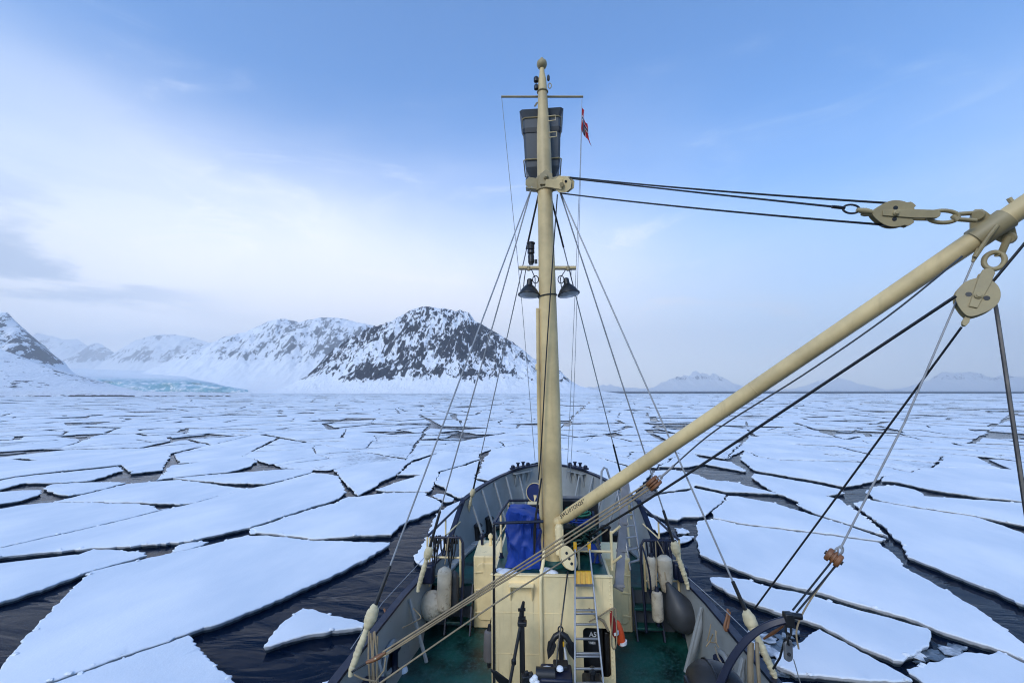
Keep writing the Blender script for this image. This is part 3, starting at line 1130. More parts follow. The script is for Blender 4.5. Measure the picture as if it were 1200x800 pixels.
massif('hill', [(-170, 385), (-60, 388), (0, 409), (15, 414), (30, 421), (45, 427), (60, 432), (80, 441), (100, 449), (115, 454), (130, 457.2), (140, 457.8)],
       1100, 400, rock_mat('hill_snow', (0.05, 0.052, 0.06), -0.035, 0.03, 4, 10, 0.5, 0.55), 160, 60, 0.03, 3.3, 1 / 130.0, 0.6, fine=0.02)
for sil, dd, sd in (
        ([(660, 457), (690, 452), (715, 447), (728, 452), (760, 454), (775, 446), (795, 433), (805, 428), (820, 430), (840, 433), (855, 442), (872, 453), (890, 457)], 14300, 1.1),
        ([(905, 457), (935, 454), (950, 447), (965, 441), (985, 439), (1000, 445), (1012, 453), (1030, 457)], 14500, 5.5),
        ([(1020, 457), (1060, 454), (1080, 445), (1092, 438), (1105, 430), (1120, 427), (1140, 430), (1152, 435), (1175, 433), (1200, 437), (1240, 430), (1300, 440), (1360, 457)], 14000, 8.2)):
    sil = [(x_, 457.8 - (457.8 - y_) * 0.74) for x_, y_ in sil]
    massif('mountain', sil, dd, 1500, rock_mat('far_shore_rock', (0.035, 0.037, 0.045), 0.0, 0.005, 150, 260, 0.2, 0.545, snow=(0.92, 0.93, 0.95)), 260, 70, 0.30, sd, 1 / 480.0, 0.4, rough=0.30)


# glacier between the mountains, with its blue front
def glacier_mat():
    mt, N, L, bs = node_mat('glacier_ice')
    geo = N.new('ShaderNodeNewGeometry')
    sp = N.new('ShaderNodeSeparateXYZ')
    L.new(geo.outputs['Position'], sp.inputs[0])
    a = nz_tex(N, L, 0.03, 8, 0.65, stretch=(1, 1, 1.6))
    b = nz_tex(N, L, 0.0035, 3, 0.5)
    f = mth(N, L, 'MULTIPLY', rmp(N, L, a, 0.36, 0.54), rmp(N, L, b, 0.30, 0.50))
    f = mth(N, L, 'MULTIPLY', f, rmp(N, L, sp.outputs[2], 120, 60))
    f = mth(N, L, 'MULTIPLY', f, 0.9)
    L.new(mixc(N, L, f, (0.82, 0.86, 0.90), (0.12, 0.38, 0.47)), bs.inputs['Base Color'])
    bs.inputs['Roughness'].default_value = 0.6
    bump(N, L, a, 0.9, 12.0, bs)
    return mt


gv, gf = [], []
NU, NV = 240, 70
D0 = 2300.0
for i in range(NU + 1):
    px = 20 + 270 * i / NU
    for j in range(NV + 1):
        if j < 12:
            v = D0 + j * 4
            t = j / 11
            y_top = lerp_tab([(20, 446), (100, 447.5), (120, 447), (150, 448.5), (175, 450), (210, 448.5), (240, 450), (265, 454), (290, 457)], px)
            u, h = px_at(px, 457.9 + (y_top - 457.9) * t, v)
            h += noise.fractal(Vector((u * 0.03, v * 0.03, h * 0.05)), 0.8, 2.0, 5) * 6 * min(1, t * 2)
            v += noise.noise(Vector((u * 0.008, 3, h * 0.02))) * 60
        else:
            t = (j - 11) / (NV - 11)
            v = D0 + 44 + t ** 1.4 * 4200
            y_top = lerp_tab([(20, 446), (100, 447.5), (120, 447), (150, 448.5), (175, 450), (210, 448.5), (240, 450), (265, 454), (290, 457)], px)
            y_back = lerp_tab([(20, 428), (120, 433), (180, 434), (215, 438), (245, 446), (268, 453), (290, 456.8)], px)
            u, h = px_at(px, y_top + (y_back - y_top) * t ** 0.8, v)
            h += noise.fractal(Vector((u * 0.006, v * 0.006, 2)), 0.8, 2.0, 5) * 10 * (1 - t * 0.6)
        gv.append(tuple(land(u, v, max(h, -0.5) if j else -0.5)))
for i in range(NU):
    for j in range(NV):
        a = i * (NV + 1) + j
        gf.append((a, a + NV + 1, a + NV + 2, a + 1))
world_obj('glacier_terrain', gv, gf, glacier_mat())

# low snowy spit in front of the glacier with bare stones at the waterline
sv, sf = [], []
NU, NV = 260, 18
for i in range(NU + 1):
    px = -80 + 375 * i / NU
    end = min(1.0, max(0.0, (292 - px) / 60))
    for j in range(NV + 1):
        t = j / NV
        v0 = 520 + 16 * noise.noise(Vector((px * 0.03, 1, 0))) + (1 - end) * 40
        v = v0 + t * 330
        y = 464.9 + (456.2 - 464.9) * (t ** 0.55)
        u, _ = px_at(px, 460, v)
        hmax = lerp_tab([(-80, 9.0), (100, 8.0), (180, 7.0), (240, 5.5), (285, 2.5), (300, 1)], px)
        h = hmax * (t ** 0.6) * (1 if t < 0.75 else 1 - (t - 0.75) * 3.2)
        h += abs(noise.fractal(Vector((u * 0.08, v * 0.08, 0)), 0.8, 2.0, 4)) * 0.9 * end
        sv.append(tuple(land(u, v, h if 0 < j < NV else -0.5)))
for i in range(NU):
    for j in range(NV):
        a = i * (NV + 1) + j
        sf.append((a, a + NV + 1, a + NV + 2, a + 1))
world_obj('shore', sv, sf, rock_mat('spit_snow', (0.05, 0.045, 0.04), -0.07, 0.06, -60, 1, 0.0, 0.55))
st = random.Random(5)
rv, rf = [], []
for _ in range(190):
    px = st.choice([st.uniform(84, 160), st.uniform(84, 160), st.uniform(40, 58), st.uniform(172, 270), st.uniform(-10, 260)])
    v = 516 + st.uniform(-4, 14)
    u, _h = px_at(px, 460, v)
    c = land(u, v, 0)
    r = st.uniform(0.6, 2.2) * (1.5 if 84 < px < 160 else 0.8)
    ring = []
    k = 7
    o_ = len(rv)
    for lev, (rr, zz) in enumerate(((1.25, -0.3), (1.0, 0.25), (0.55, 0.55))):
        for i in range(k):
            an = 2 * math.pi * i / k + lev * 0.3
            q = r * rr * st.uniform(0.75, 1.2)
            rv.append((c.x + q * 2.2 * math.cos(an), c.y + q * math.sin(an), r * zz * st.uniform(0.7, 1.2)))
    rv.append((c.x, c.y, r * 0.62))
    for lev in range(2):
        for i in range(k):
            j = (i + 1) % k
            rf.append((o_ + lev * k + i, o_ + lev * k + j, o_ + lev * k + k + j, o_ + lev * k + k + i))
    for i in range(k):
        rf.append((o_ + 2 * k + i, o_ + 2 * k + (i + 1) % k, o_ + 3 * k))
o = world_obj('shore_rocks', rv, rf, paint('shore_stone', (0.045, 0.04, 0.036), 0.9, (0.02, 0.02, 0.02), 0.5, 0.3, streak=False), smooth=False, kind='stuff')
tag(o, 'dark stones along the waterline of the snowy spit', 'rocks')

# haze
hz, N, L, bs = node_mat('haze_air')
N.remove(bs)
pv = N.new('ShaderNodeVolumePrincipled')
pv.inputs['Color'].default_value = (1.0, 1.0, 1.0, 1)
pv.inputs['Density'].default_value = 1.0e-4
pv.inputs['Anisotropy'].default_value = 0.4
L.new(pv.outputs[0], N['Material Output'].inputs['Volume'])
hx, y0, y1, zb, zt = 20500.0, -2500.0, 17000.0, -3.0, 2200.0
hv = [(x, y, z) for x in (-hx, hx) for y in (y0, y1) for z in (zb, zt)]
world_obj('haze', hv, [(0, 1, 3, 2), (4, 6, 7, 5), (0, 4, 5, 1), (2, 3, 7, 6), (0, 2, 6, 4), (1, 5, 7, 3)], hz, smooth=False, kind='stuff')
# ================================================================== THE SHIP (ship coordinates: +Y ahead, z = 0 at the water)
DECK, FC, TOPZ = 1.40, 2.30, 3.32            # main deck, forecastle deck, deckhouse top
YB = 10.30                                    # break of the forecastle
HB = [(-7, 3.05), (0, 3.10), (6.5, 3.05), (8.9, 2.94), (10.3, 2.80), (11.4, 2.64), (12.4, 2.44), (13.4, 2.18), (14.2, 1.88), (14.9, 1.55), (15.4, 1.22), (15.8, 0.88), (16.1, 0.52), (16.27, 0.22), (16.33, 0.0)]


def hb(y):
    for (a, b), (c, d) in zip(HB, HB[1:]):
        if a <= y <= c:
            return b + (d - b) * (y - a) / (c - a)
    return HB[0][1] if y < 0 else 0.0


def rail_z(y):
    """height of the bulwark's top edge"""
    if y < 11.15:
        return 2.60
    if y < 12.45:
        t = (y - 11.15) / 1.30
        return 2.60 + (3.58 - 2.60) * (t ** 1.6 * (1.6 - 0.6 * t))
    return 3.58 + (y - 12.45) * 0.095


ys = [-7, -3, 0, 3, 5, 6.5, 7.5, 8.9, 9.6, 10.3, 10.8, 11.15, 11.35, 11.6, 11.85, 12.1, 12.3, 12.45, 12.8, 13.2, 13.6, 14.0, 14.4, 14.8, 15.1, 15.4, 15.65, 15.85, 16.0, 16.15, 16.25, 16.33]
plan = [(hb(y), y) for y in ys]
full = [(-x, y) for x, y in plan] + [(x, y) for x, y in reversed(plan[:-1])]


def deck_z(y):
    return DECK if y < YB else FC


ship = root('ship', 'green-decked expedition ship with cream deckhouse and grey bulwarks pushing into the ice', 'ship', (0, 4, 0))


def inward(i, d):
    a, b = Vector((*full[max(i - 1, 0)], 0)), Vector((*full[min(i + 1, len(full) - 1)], 0))
    t = (b - a).normalized()
    n = Vector((t.y, -t.x, 0))
    p = Vector((*full[i], 0)) + n * d
    return p


def bow_k(y):
    return max(0.0, (y - 8.0) / 8.33)


hull = MB()
rows = []
for i, (x, y) in enumerate(full):
    k = bow_k(y)
    zt = rail_z(y)
    rows.append([Vector((x * (1 - 0.42 * k * k), y - 1.6 * k * k, -0.8)), Vector((x * (1 - 0.30 * k * k), y - 1.0 * k * k, 0.6)), Vector((x * (1 - 0.015 * k), y - 0.05 * k, deck_z(y) + 0.02)), Vector((x, y, zt))])
for r in rows:
    hull.v += r
for i in range(len(rows) - 1):
    for j in range(3):
        a = i * 4 + j
        hull.f.append((a, a + 4, a + 5, a + 1))
        hull.mi.append(0)
hull.build('hull', HULLP, ship)

# bulwark: inner plating with its own thickness
bul = MB()
n = len(full)
for i, (x, y) in enumerate(full):
    zt, zd = rail_z(y), deck_z(y)
    p0 = inward(i, 0.015)
    p1 = inward(i, 0.05)
    p2 = inward(i, 0.05 + 0.10 * min(1.0, (zt - zd) / 1.2) + 0.04 * min(1.0, bow_k(y) * 2))
    bul.v += [Vector((p0.x, p0.y, zt - 0.3)), Vector((p0.x, p0.y, zt)), Vector((p1.x, p1.y, zt)), Vector((p2.x, p2.y, zd - 0.02))]
for i in range(n - 1):
    for j in range(3):
        a = i * 4 + j
        bul.f.append((a, a + 4, a + 5, a + 1))
        bul.mi.append(0)
bulwark = bul.build('bulwark', GREY, ship)

cap = MB()
for lo, hi in ((0, n - 1),):
    cv = []
    for i, (x, y) in enumerate(full):
        a, b = inward(i, -0.05), inward(i, 0.085)
        zt = rail_z(y)
        cv += [Vector((a.x, a.y, zt + 0.002)), Vector((a.x, a.y, zt + 0.05)), Vector((b.x, b.y, zt + 0.05)), Vector((b.x, b.y, zt + 0.002))]
    cf = []
    for i in range(n - 1):
        for j in range(4):
            a, b = i * 4 + j, i * 4 + (j + 1) % 4
            cf.append((a, b, b + 4, a + 4))
    cap.add(cv, cf)
cap.build('bulwark_cap', NAVY, ship, smooth=30)

# decks
main_pts = [p for p in plan if p[1] < YB] + [(hb(YB), YB)]
d1 = MB()
ol = [(-(x - 0.06), y) for x, y in main_pts] + [((x - 0.06), y) for x, y in reversed(main_pts)]
d1.prism(ol, 0.06, (0, 0, DECK - 0.03), (1, 0, 0), (0, 1, 0))
d1.build('main_deck', GREEN, ship, smooth=0)
d2 = MB()
fp = [(hb(YB), YB)] + [p for p in plan if p[1] > YB]
ol = [(-(max(x - 0.06, 0)), y) for x, y in fp] + [(max(x - 0.06, 0), y) for x, y in reversed(fp[:-1])]
d2.prism(ol, 0.06, (0, 0, FC - 0.03), (1, 0, 0), (0, 1, 0))
d2.build('forecastle_deck', GREEN, ship, smooth=0)
b = MB()
b.box((0, YB + 0.03, (DECK + FC) / 2 - 0.03), (2 * hb(YB) - 0.3, 0.05, FC - DECK - 0.02))
b.build('forecastle_bulkhead', DGREY, ship)

# stays of the bulwark: raking pipes on the forecastle, flanged plates aft
def edge_pt(y, side, d):
    e = 0.05
    t = Vector((hb(y + e) - hb(y - e), 2 * e, 0)).normalized()
    nrm = Vector((-t.y, t.x, 0))
    p = Vector((hb(y), y, 0)) + nrm * d
    return Vector((side * p.x, p.y, 0))


for side in (-1, 1):
    for y in (12.75, 13.55, 14.30, 14.95, 15.50):
        a, c = edge_pt(y, side, 0.10), edge_pt(y, side, 0.62)
        s = MB().bar((a.x, a.y, rail_z(y) - 0.04), (c.x, c.y - 0.15, FC + 0.02), 0.05, 0.05)
        s.build('bulwark_stay', LGREY, ship, bevel=0.008)
    for y in (9.05, 7.45, 5.2, 3.4):
        a, c = edge_pt(y, side, 0.09), edge_pt(y, side, 0.50)
        s = MB().bar((a.x, a.y, 2.50), (c.x, c.y - 0.12, DECK + 0.03), 0.055, 0.055)
        st_ob = s.build('bulwark_stay', LGREY, ship, bevel=0.008)
        if side > 0 and y > 7:
            g = MB().add([(a.x - 0.02, a.y - 0.03, 2.38), (c.x, c.y - 0.115, DECK + 0.06), (c.x + 0.13, c.y - 0.115, DECK + 0.06), (a.x - 0.02, a.y - 0.03, 2.1)], [(0, 1, 2, 3)])
            gg = g.build('gusset_plate', LGREY, st_ob)
            md = gg.modifiers.new('thickness', 'SOLIDIFY')
            md.thickness = 0.012

# low margin rail between forecastle deck and plating: grey waterway plank
for side in (-1, 1):
    w = MB()
    pts = [edge_pt(y, side, 0.25) for y in (10.6, 11.2, 11.9, 12.6, 13.3)]
    for a, c in zip(pts, pts[1:]):
        w.bar((a.x, a.y, FC + 0.06), (c.x, c.y, FC + 0.04), 0.18, 0.08)
    w.build('waterway', LGREY, ship, bevel=0.02)

# mooring fairleads in the bow
for side in (-1, 1):
    y = 15.62
    a = edge_pt(y, side, 0.06)
    tdir = (edge_pt(y + 0.1, side, 0) - edge_pt(y - 0.1, side, 0)).normalized()
    f_ = MB()
    z = rail_z(y) + 0.05
    f_.bar(a - tdir * 0.42 + Vector((0, 0, z + 0.03)), a + tdir * 0.42 + Vector((0, 0, z + 0.03)), 0.26, 0.06)
    for s in (-0.38, 0.38):
        f_.lathe(a + tdir * s + Vector((0, 0, z + 0.05)), (0, 0, 1), [(0, 0.07), (0.08, 0.07), (0.11, 0.04), (0.11, 0.0)], 12)
    fl = f_.build('fairlead', NAVY, ship, bevel=0.012)
    for s in (-0.13, 0.13):
        MB().lathe(a + tdir * s + Vector((0, 0, z + 0.06)), (0, 0, 1), [(0, 0.065), (0.03, 0.045), (0.10, 0.045), (0.13, 0.07), (0.15, 0.07), (0.15, 0)], 14).build('roller', NAVY, fl)
    inn = edge_pt(y, side, 0.34)
    g = MB()
    g.bar(a - tdir * 0.42 + Vector((0, 0, z - 0.12)), a + tdir * 0.42 + Vector((0, 0, z - 0.12)), 0.34, 0.03)
    for s in (-0.3, 0.0, 0.3):
        p = a + tdir * s
        g.bar(p + Vector((0, 0, z - 0.14)) + (inn - a) * 0.5, p + Vector((0, 0, z - 0.7)), 0.10, 0.02)
    g.build('fairlead_bracket', GREY, ship)

# oval mooring ports with rollers in the main-deck bulwark
for side in (-1, 1):
    y = 8.05
    c = edge_pt(y, side, 0.11)
    c.z = 1.98
    inn = edge_pt(y, side, 0.5) - edge_pt(y, side, 0.0)
    inn.normalize()
    tdir = Vector((0, 1, 0))
    fr = MB().torus(c + inn * 0.02, tdir, (0, 0, 1), 0.30, 0.21, 0.045).build('mooring_port', LGREY, ship)
    dk = MB().prism([(0.27 * math.cos(k * math.pi / 12), 0.18 * math.sin(k * math.pi / 12)) for k in range(24)], 0.02, c + inn * 0.015, tdir, (0, 0, 1)).build('opening', BLACK, fr)
    MB().lathe(c + inn * 0.08 + Vector((0, 0.05, -0.24)), (0, 0, 1), [(0, 0.10), (0.05, 0.06), (0.3, 0.06), (0.36, 0.11), (0.4, 0.11), (0.4, 0)], 16).build('roller', NAVY, fr)
    # navy bollard box against the bulwark
    q = edge_pt(7.0, side, 0.26)
    bb = MB().box((q.x, q.y, DECK + 0.40), (0.34, 0.42, 0.80)).build('bulwark_locker', NAVY, ship, bevel=0.03)
    # freeing ports
    for yy in (8.75, 8.95):
        p = edge_pt(yy, side, 0.12)
        MB().box((p.x, p.y, 1.62), (0.02, 0.07, 0.16)).build('freeing_port', BLACK, ship)

# ------------------------------------------------------------------ deckhouse
FY = 8.20                                      # front wall
HW = 1.075
HX0 = 0.0


def rounded(w, h, r, k=5):
    out = []
    for cx, cy, a0 in ((w / 2 - r, h / 2 - r, 0), (-w / 2 + r, h / 2 - r, 90), (-w / 2 + r, -h / 2 + r, 180), (w / 2 - r, -h / 2 + r, 270)):
        for i in range(k + 1):
            a = R(a0 + 90 * i / k)
            out.append((cx + r * math.cos(a), cy + r * math.sin(a)))
    return out


door_a, door_b = at(683, 735, y=FY), at(717, 795, y=FY)
DX0, DX1, DZ1, DZ0 = door_a.x, door_b.x, door_a.z, max(door_b.z, DECK + 0.12)
house = MB()
zc_, zh = (DECK + TOPZ) / 2, TOPZ - DECK
# front wall with a rounded doorway: one plate, the hole bridged to the outline
hole = [(x + (DX0 + DX1) / 2, z + (DZ0 + DZ1) / 2) for x, z in rounded(DX1 - DX0, DZ1 - DZ0, 0.07)]
outer = [(HW, TOPZ), (-HW, TOPZ), (-HW, DECK), (HW, DECK)]
for yy in (FY, FY + 0.05):
    base = len(house.v)
    house.v += [Vector((x, yy, z)) for x, z in outer] + [Vector((x, yy, z)) for x, z in hole]
    m6 = 6
    # sectors: each outer corner joins its rounded hole corner
    for q in range(4):
        idx = [base + 4 + q * m6 + i for i in range(m6)]
        house.f.append(tuple([base + q] + idx[::-1]))
        house.mi.append(0)
        nxt = (q + 1) % 4
        house.f.append((base + q, base + 4 + q * m6 + m6 - 1, base + 4 + nxt * m6, base + nxt))
        house.mi.append(0)
b0 = len(house.v) - 2 * (4 + 24)
for i in range(24):
    j = (i + 1) % 24
    house.f.append((b0 + 4 + i, b0 + 4 + j, b0 + 28 + 4 + j, b0 + 28 + 4 + i))
    house.mi.append(0)
for s in (-1, 1):
    house.box((s * (HW - 0.025), (FY + 0.05 + 11.0) / 2, zc_ - 0.03), (0.05, 11.0 - FY - 0.05, zh - 0.06))
house.box((0, 11.0, zc_ - 0.03), (2 * HW, 0.05, zh - 0.06))
house_o = house.build('deckhouse', BEIGE, ship, smooth=30)
roof = MB().box((0, (FY + 11.0) / 2 + 0.03, TOPZ - 0.022), (2 * HW - 0.12, 11.0 - FY - 0.12, 0.05))
roof.build('deckhouse_top', GREEN, house_o)
MB().box((0, FY + 0.030, TOPZ + 0.012), (2 * HW + 0.02, 0.09, 0.03)).build('top_edge', BEIGE, house_o, bevel=0.01)
for zz in (2.02, 2.70):
    MB().box((-0.44, FY - 0.002, zz), (1.22, 0.006, 0.012)).build('weld_seam', BEIGE, house_o)
for xx in (-0.72, 0.16):
    MB().box((xx, FY - 0.002, (DECK + TOPZ) / 2), (0.012, 0.006, TOPZ - DECK - 0.1)).build('weld_seam', BEIGE, house_o)
# row of bolt heads up the starboard corner
bolts = MB()
for k in range(26):
    bolts.lathe((HW - 0.05, FY, DECK + 0.06 + k * 0.072), (0, -1, 0), [(0, 0.010), (0.008, 0.010), (0.011, 0.005)], 8)
bolts.build('bolt_row', BEIGE, house_o)
# pipe up the front and the bracket beside it
pp = at(634, 720, y=FY - 0.04)
pt = at(629, 668, y=FY - 0.04)
MB().tube([(pp.x, FY - 0.045, DECK + 0.02), (pp.x, FY - 0.045, TOPZ - 0.08), (pp.x + 0.02, FY - 0.02, TOPZ + 0.06), (pp.x + 0.06, FY + 0.18, TOPZ + 0.22), (pp.x + 0.07, FY + 0.30, TOPZ + 0.34)], 0.032, 10).build('front_pipe', BEIGE, house_o)
bq = at(611, 683, y=FY)
brk = MB().box((bq.x, FY - 0.075, bq.z), (0.44, 0.15, 0.02))
for s in (-0.19, 0.19):
    brk.add([(bq.x + s - 0.01, FY - 0.002, bq.z - 0.012), (bq.x + s - 0.01, FY - 0.14, bq.z - 0.012), (bq.x + s - 0.01, FY - 0.002, bq.z - 0.30), (bq.x + s + 0.01, FY - 0.002, bq.z - 0.012), (bq.x + s + 0.01, FY - 0.14, bq.z - 0.012), (bq.x + s + 0.01, FY - 0.002, bq.z - 0.30)],
            [(0, 1, 2), (5, 4, 3), (0, 3, 4, 1), (1, 4, 5, 2), (2, 5, 3, 0)])
brk.build('bracket', BEIGE, house_o)

# black machine inside the doorway with white stencilled marks
gm = MB().box((0.60, FY + 0.55, DECK + 0.78), (0.62, 0.6, 1.5))
gm.box((0.98, FY + 0.50, DECK + 0.45), (0.10, 0.5, 0.9))
gen = gm.build('generator', BLACK, None, bevel=0.03)
tag(gen, 'black machine standing in the open doorway of the cream deckhouse', 'machine')


def text_mesh(body, size, name, mat, parent, place, extrude=0.002, wrap=None, space=1.0, bold=0.0):
    """raised or stencilled letters; place maps (x, y, z) of the letter plane to ship coordinates"""
    cu = bpy.data.curves.new('t', 'FONT')
    cu.body = body
    cu.size = size
    cu.align_x = 'LEFT'
    cu.extrude = extrude
    cu.offset = bold
    cu.space_character = space
    cu.resolution_u = 3
    o_ = bpy.data.objects.new('t', cu)
    col.objects.link(o_)
    bpy.context.view_layer.update()
    me = bpy.data.meshes.new_from_object(o_.evaluated_get(bpy.context.evaluated_depsgraph_get()))
    bpy.data.objects.remove(o_)
    bpy.data.curves.remove(cu)
    bm = bmesh.new()
    bm.from_mesh(me)
    bmesh.ops.triangulate(bm, faces=bm.faces)
    if wrap:
        bmesh.ops.subdivide_edges(bm, edges=[e for e in bm.edges if e.calc_length() > wrap], cuts=3)
        bmesh.ops.triangulate(bm, faces=bm.faces)
    for v_ in bm.verts:
        v_.co = Vector(place(*v_.co)) - ORIG[parent.name]
    bm.to_mesh(me)
    bm.free()
    me.materials.clear()
    me.materials.append(mat)
    ob = bpy.data.objects.new(name, me)
    col.objects.link(ob)
    ob.parent = parent
    ORIG[ob.name] = ORIG[parent.name]
    return ob


ta = at(690.5, 745.5, y=FY + 0.24)
text_mesh("A5'", 0.115, 'lettering', WHITE, gen, lambda x, y, z: (ta.x + x, FY + 0.245 - z, ta.z + y), bold=0.003)
tb = at(689.5, 754, y=FY + 0.24)
text_mesh('TREII', 0.052, 'lettering', WHITE, gen, lambda x, y, z: (tb.x + x, FY + 0.245 - z, tb.z + y), bold=0.002, space=1.1)

# ------------------------------------------------------------------ companion boxes either side of the house
for side, lab in ((-1, None), (1, None)):
    cb = MB()
    x0, x1 = 1.085, 1.74
    top = 2.92
    cb.add([(side * x0, 10.22, DECK), (side * x1, 10.22, DECK), (side * x1, 10.22, top), (side * x0, 10.22, top), (side * x0, 11.0, DECK), (side * x1, 11.0, DECK), (side * x1, 11.0, top + 0.10), (side * x0, 11.0, top + 0.10)],
           [(0, 1, 2, 3), (5, 4, 7, 6), (4, 0, 3, 7), (1, 5, 6, 2), (3, 2, 6, 7), (4, 5, 1, 0)])
    co = cb.build('companionway', BEIGE, ship, bevel=0.025)
    cxm, czm = side * (x0 + x1) / 2, (DECK + top) / 2 + 0.02
    dr = MB().prism(rounded(0.50, 1.20, 0.12), 0.07, (cxm, 10.215, czm), (1, 0, 0), (0, 0, 1))
    do = dr.build('door', BEIGE, co, bevel=0.012)
    hd = MB()
    for dz_ in (-0.42, 0.05, 0.42):
        hd.bar((cxm - side * 0.05 + side * 0.16, 10.175, czm + dz_), (cxm + side * 0.30, 10.165, czm + dz_ - 0.01), 0.03, 0.03)
    hd.build('dog_handle', BEIGE, do, bevel=0.006)
    MB().box((cxm - side * 0.05, 10.188, czm + 0.40), (0.14, 0.01, 0.025)).build('name_plate', DGREY, do)
# mushroom vents on the port box
for dxv in (0.0, 0.20):
    q = at(563 + dxv * 40, 636, y=10.75)
    MB().lathe((-1.62 + dxv, 10.75, 2.99), (0, 0, 1), [(0, 0.035), (0.16, 0.035), (0.16, 0.06), (0.22, 0.055), (0.26, 0.02), (0.26, 0)], 12).build('vent_pipe', NAVY if dxv == 0 else BEIGE, ship)

# steps between box and rail
for side in (-1, 1):
    for yy, zz in ((10.02, 1.64), (10.12, 1.98)):
        MB().box((side * 2.03, yy, zz), (0.56, 0.24, 0.045)).build('step', GREEN, ship, bevel=0.008)
    for xx in (2.31, 1.76):
        MB().bar((side * xx, 9.86, DECK + 0.02), (side * xx, 10.27, FC), 0.03, 0.12).build('step_cheek', NAVY, ship)

# ------------------------------------------------------------------ railings
def rail_run(name, label, posts, heights, top_mat, mid_mat, post_mat, base_z, r=0.022, group=None, post_top=0.0):
    r0 = root(name, label, 'railing', (posts[0][0], posts[0][1], base_z), group)
    topz = base_z + heights[-1]
    for x, y in posts:
        MB().tube([(x, y, base_z), (x, y, topz - 0.01 + post_top)], r * 0.95, 8).build('post', post_mat, r0)
    MB().tube([(x, y, topz) for x, y in posts], r * 1.25, 8).build('top_rail', top_mat, r0)
    for h in heights[:-1]:
        MB().tube([(x, y, base_z + h) for x, y in posts], r * 0.85, 8).build('mid_rail', mid_mat, r0)
    return r0


for side, nm in ((-1, 'port'), (1, 'starboard')):
    g = 'railings on the forecastle sides'
    lab = {-1: 'navy-topped side railing sloping up to the port bow plating', 1: 'navy-topped side railing sloping up to the starboard bow plating'}[side]
    r0 = root('side_railing', lab, 'railing', (side * (hb(10.4) - 0.05), 10.4, FC))
    P = [edge_pt(y, side, 0.04) for y in (10.12, 11.25, 12.32)]
    tz = [3.36, 3.44, 3.56]
    MB().tube([(p.x, p.y, z) for p, z in zip(P, tz)], 0.028, 8).build('top_rail', NAVY, r0)
    MB().tube([(p.x, p.y, z - 0.42) for p, z in zip(P[:2], tz)] + [(P[2].x, P[2].y - 0.25, 3.13)], 0.018, 8).build('mid_rail', BEIGE, r0)
    for p, z in zip(P[:2], tz):
        MB().tube([(p.x, p.y, 2.62), (p.x, p.y, z)], 0.022, 8).build('post', BEIGE, r0)
    lab = {-1: 'cream pipe railing hung with rope beside the port steps', 1: 'cream pipe railing hung with rope beside the starboard steps'}[side]
    xs = [side * 2.72, side * 2.36, side * 2.02]
    r1 = root('step_railing', lab, 'railing', (side * 2.4, 10.1, FC))
    MB().tube([(xs[0], 10.12, 3.34), (xs[1], 10.1, 3.35), (xs[2], 10.1, 3.35), (side * 1.95, 10.06, 3.25), (side * 1.93, 10.0, 2.9), (side * 1.95, 9.85, 1.6)], 0.03, 8).build('top_rail', NAVY, r1)
    for z in (2.92, 2.52):
        MB().tube([(xs[0], 10.12, z), (xs[2], 10.1, z)], 0.022, 8).build('mid_rail', BEIGE, r1)
    for x in (xs[0], xs[2]):
        MB().tube([(x, 10.11, 2.30), (x, 10.11, 3.34)], 0.024, 8).build('post', BEIGE, r1)
    # coils of dark line hung over the top rail
    cl = MB()
    rr = random.Random(5 + side)
    for k in range(9):
        x = side * rr.uniform(2.12, 2.66)
        L_ = rr.uniform(0.25, 0.75)
        cl.tube([(x - 0.05, 10.06, 3.37 - 0.02), (x - 0.03, 10.03, 3.37 - L_ * 0.6), (x, 10.03, 3.37 - L_), (x + 0.035, 10.04, 3.37 - L_ * 0.55), (x + 0.05, 10.12, 3.385), (x + 0.05, 10.17, 3.2)], 0.019, 6)
    lab = {-1: 'dark mooring lines draped over the port step railing', 1: 'dark mooring lines draped over the starboard step railing'}[side]
    tag(cl.build('hung_rope', NAVY if side > 0 else BLACK), lab, 'rope')

# railing round the deckhouse top, port side and front
Lr = [(-1.02, FY + 0.08), (-0.98, 9.05), (-0.90, 9.95)]
r0 = root('house_railing', 'cream posts with navy top rail at the port edge of the deckhouse top', 'railing', (-1.02, FY + 0.08, TOPZ))
for x, y in Lr:
    MB().tube([(x, y, TOPZ), (x, y, TOPZ + 0.87)], 0.024, 8).build('post', BEIGE, r0)
MB().tube([(x, y, TOPZ + 0.88) for x, y in Lr] + [(-0.30, 10.0, TOPZ + 0.88)], 0.028, 8).build('top_rail', NAVY, r0)
MB().tube([(-1.02, FY + 0.08, TOPZ + 0.88), (-0.12, FY + 0.22, TOPZ + 0.88)], 0.028, 8).build('top_rail', NAVY, r0)
MB().tube([(x, y, TOPZ + 0.45) for x, y in Lr], 0.018, 8).build('mid_rail', BEIGE, r0)
for x, y in Lr[:2]:
    MB().lathe((x, y, TOPZ), (0, 0, 1), [(0, 0.05), (0.02, 0.05), (0.03, 0.03), (0.10, 0.03), (0.10, 0)], 12).build('post_foot', NAVY, r0)
MB().tube([(-1.02, FY + 0.02, TOPZ + 0.88), (-1.035, FY - 0.03, DECK + 0.1)], 0.022, 8).build('down_pipe', BLACK, r0)
q1, q2 = at(716, 622, y=8.55), at(719, 668, y=8.55)
r0 = root('house_railing', 'short cream pipe railing at the starboard edge of the deckhouse top', 'railing', (q2.x, 8.55, TOPZ))
MB().tube([(q1.x, 8.55, q1.z), (q1.x, 8.55, TOPZ)], 0.026, 8).build('post', BEIGE, r0)
q3 = at(678, 645, y=8.55)
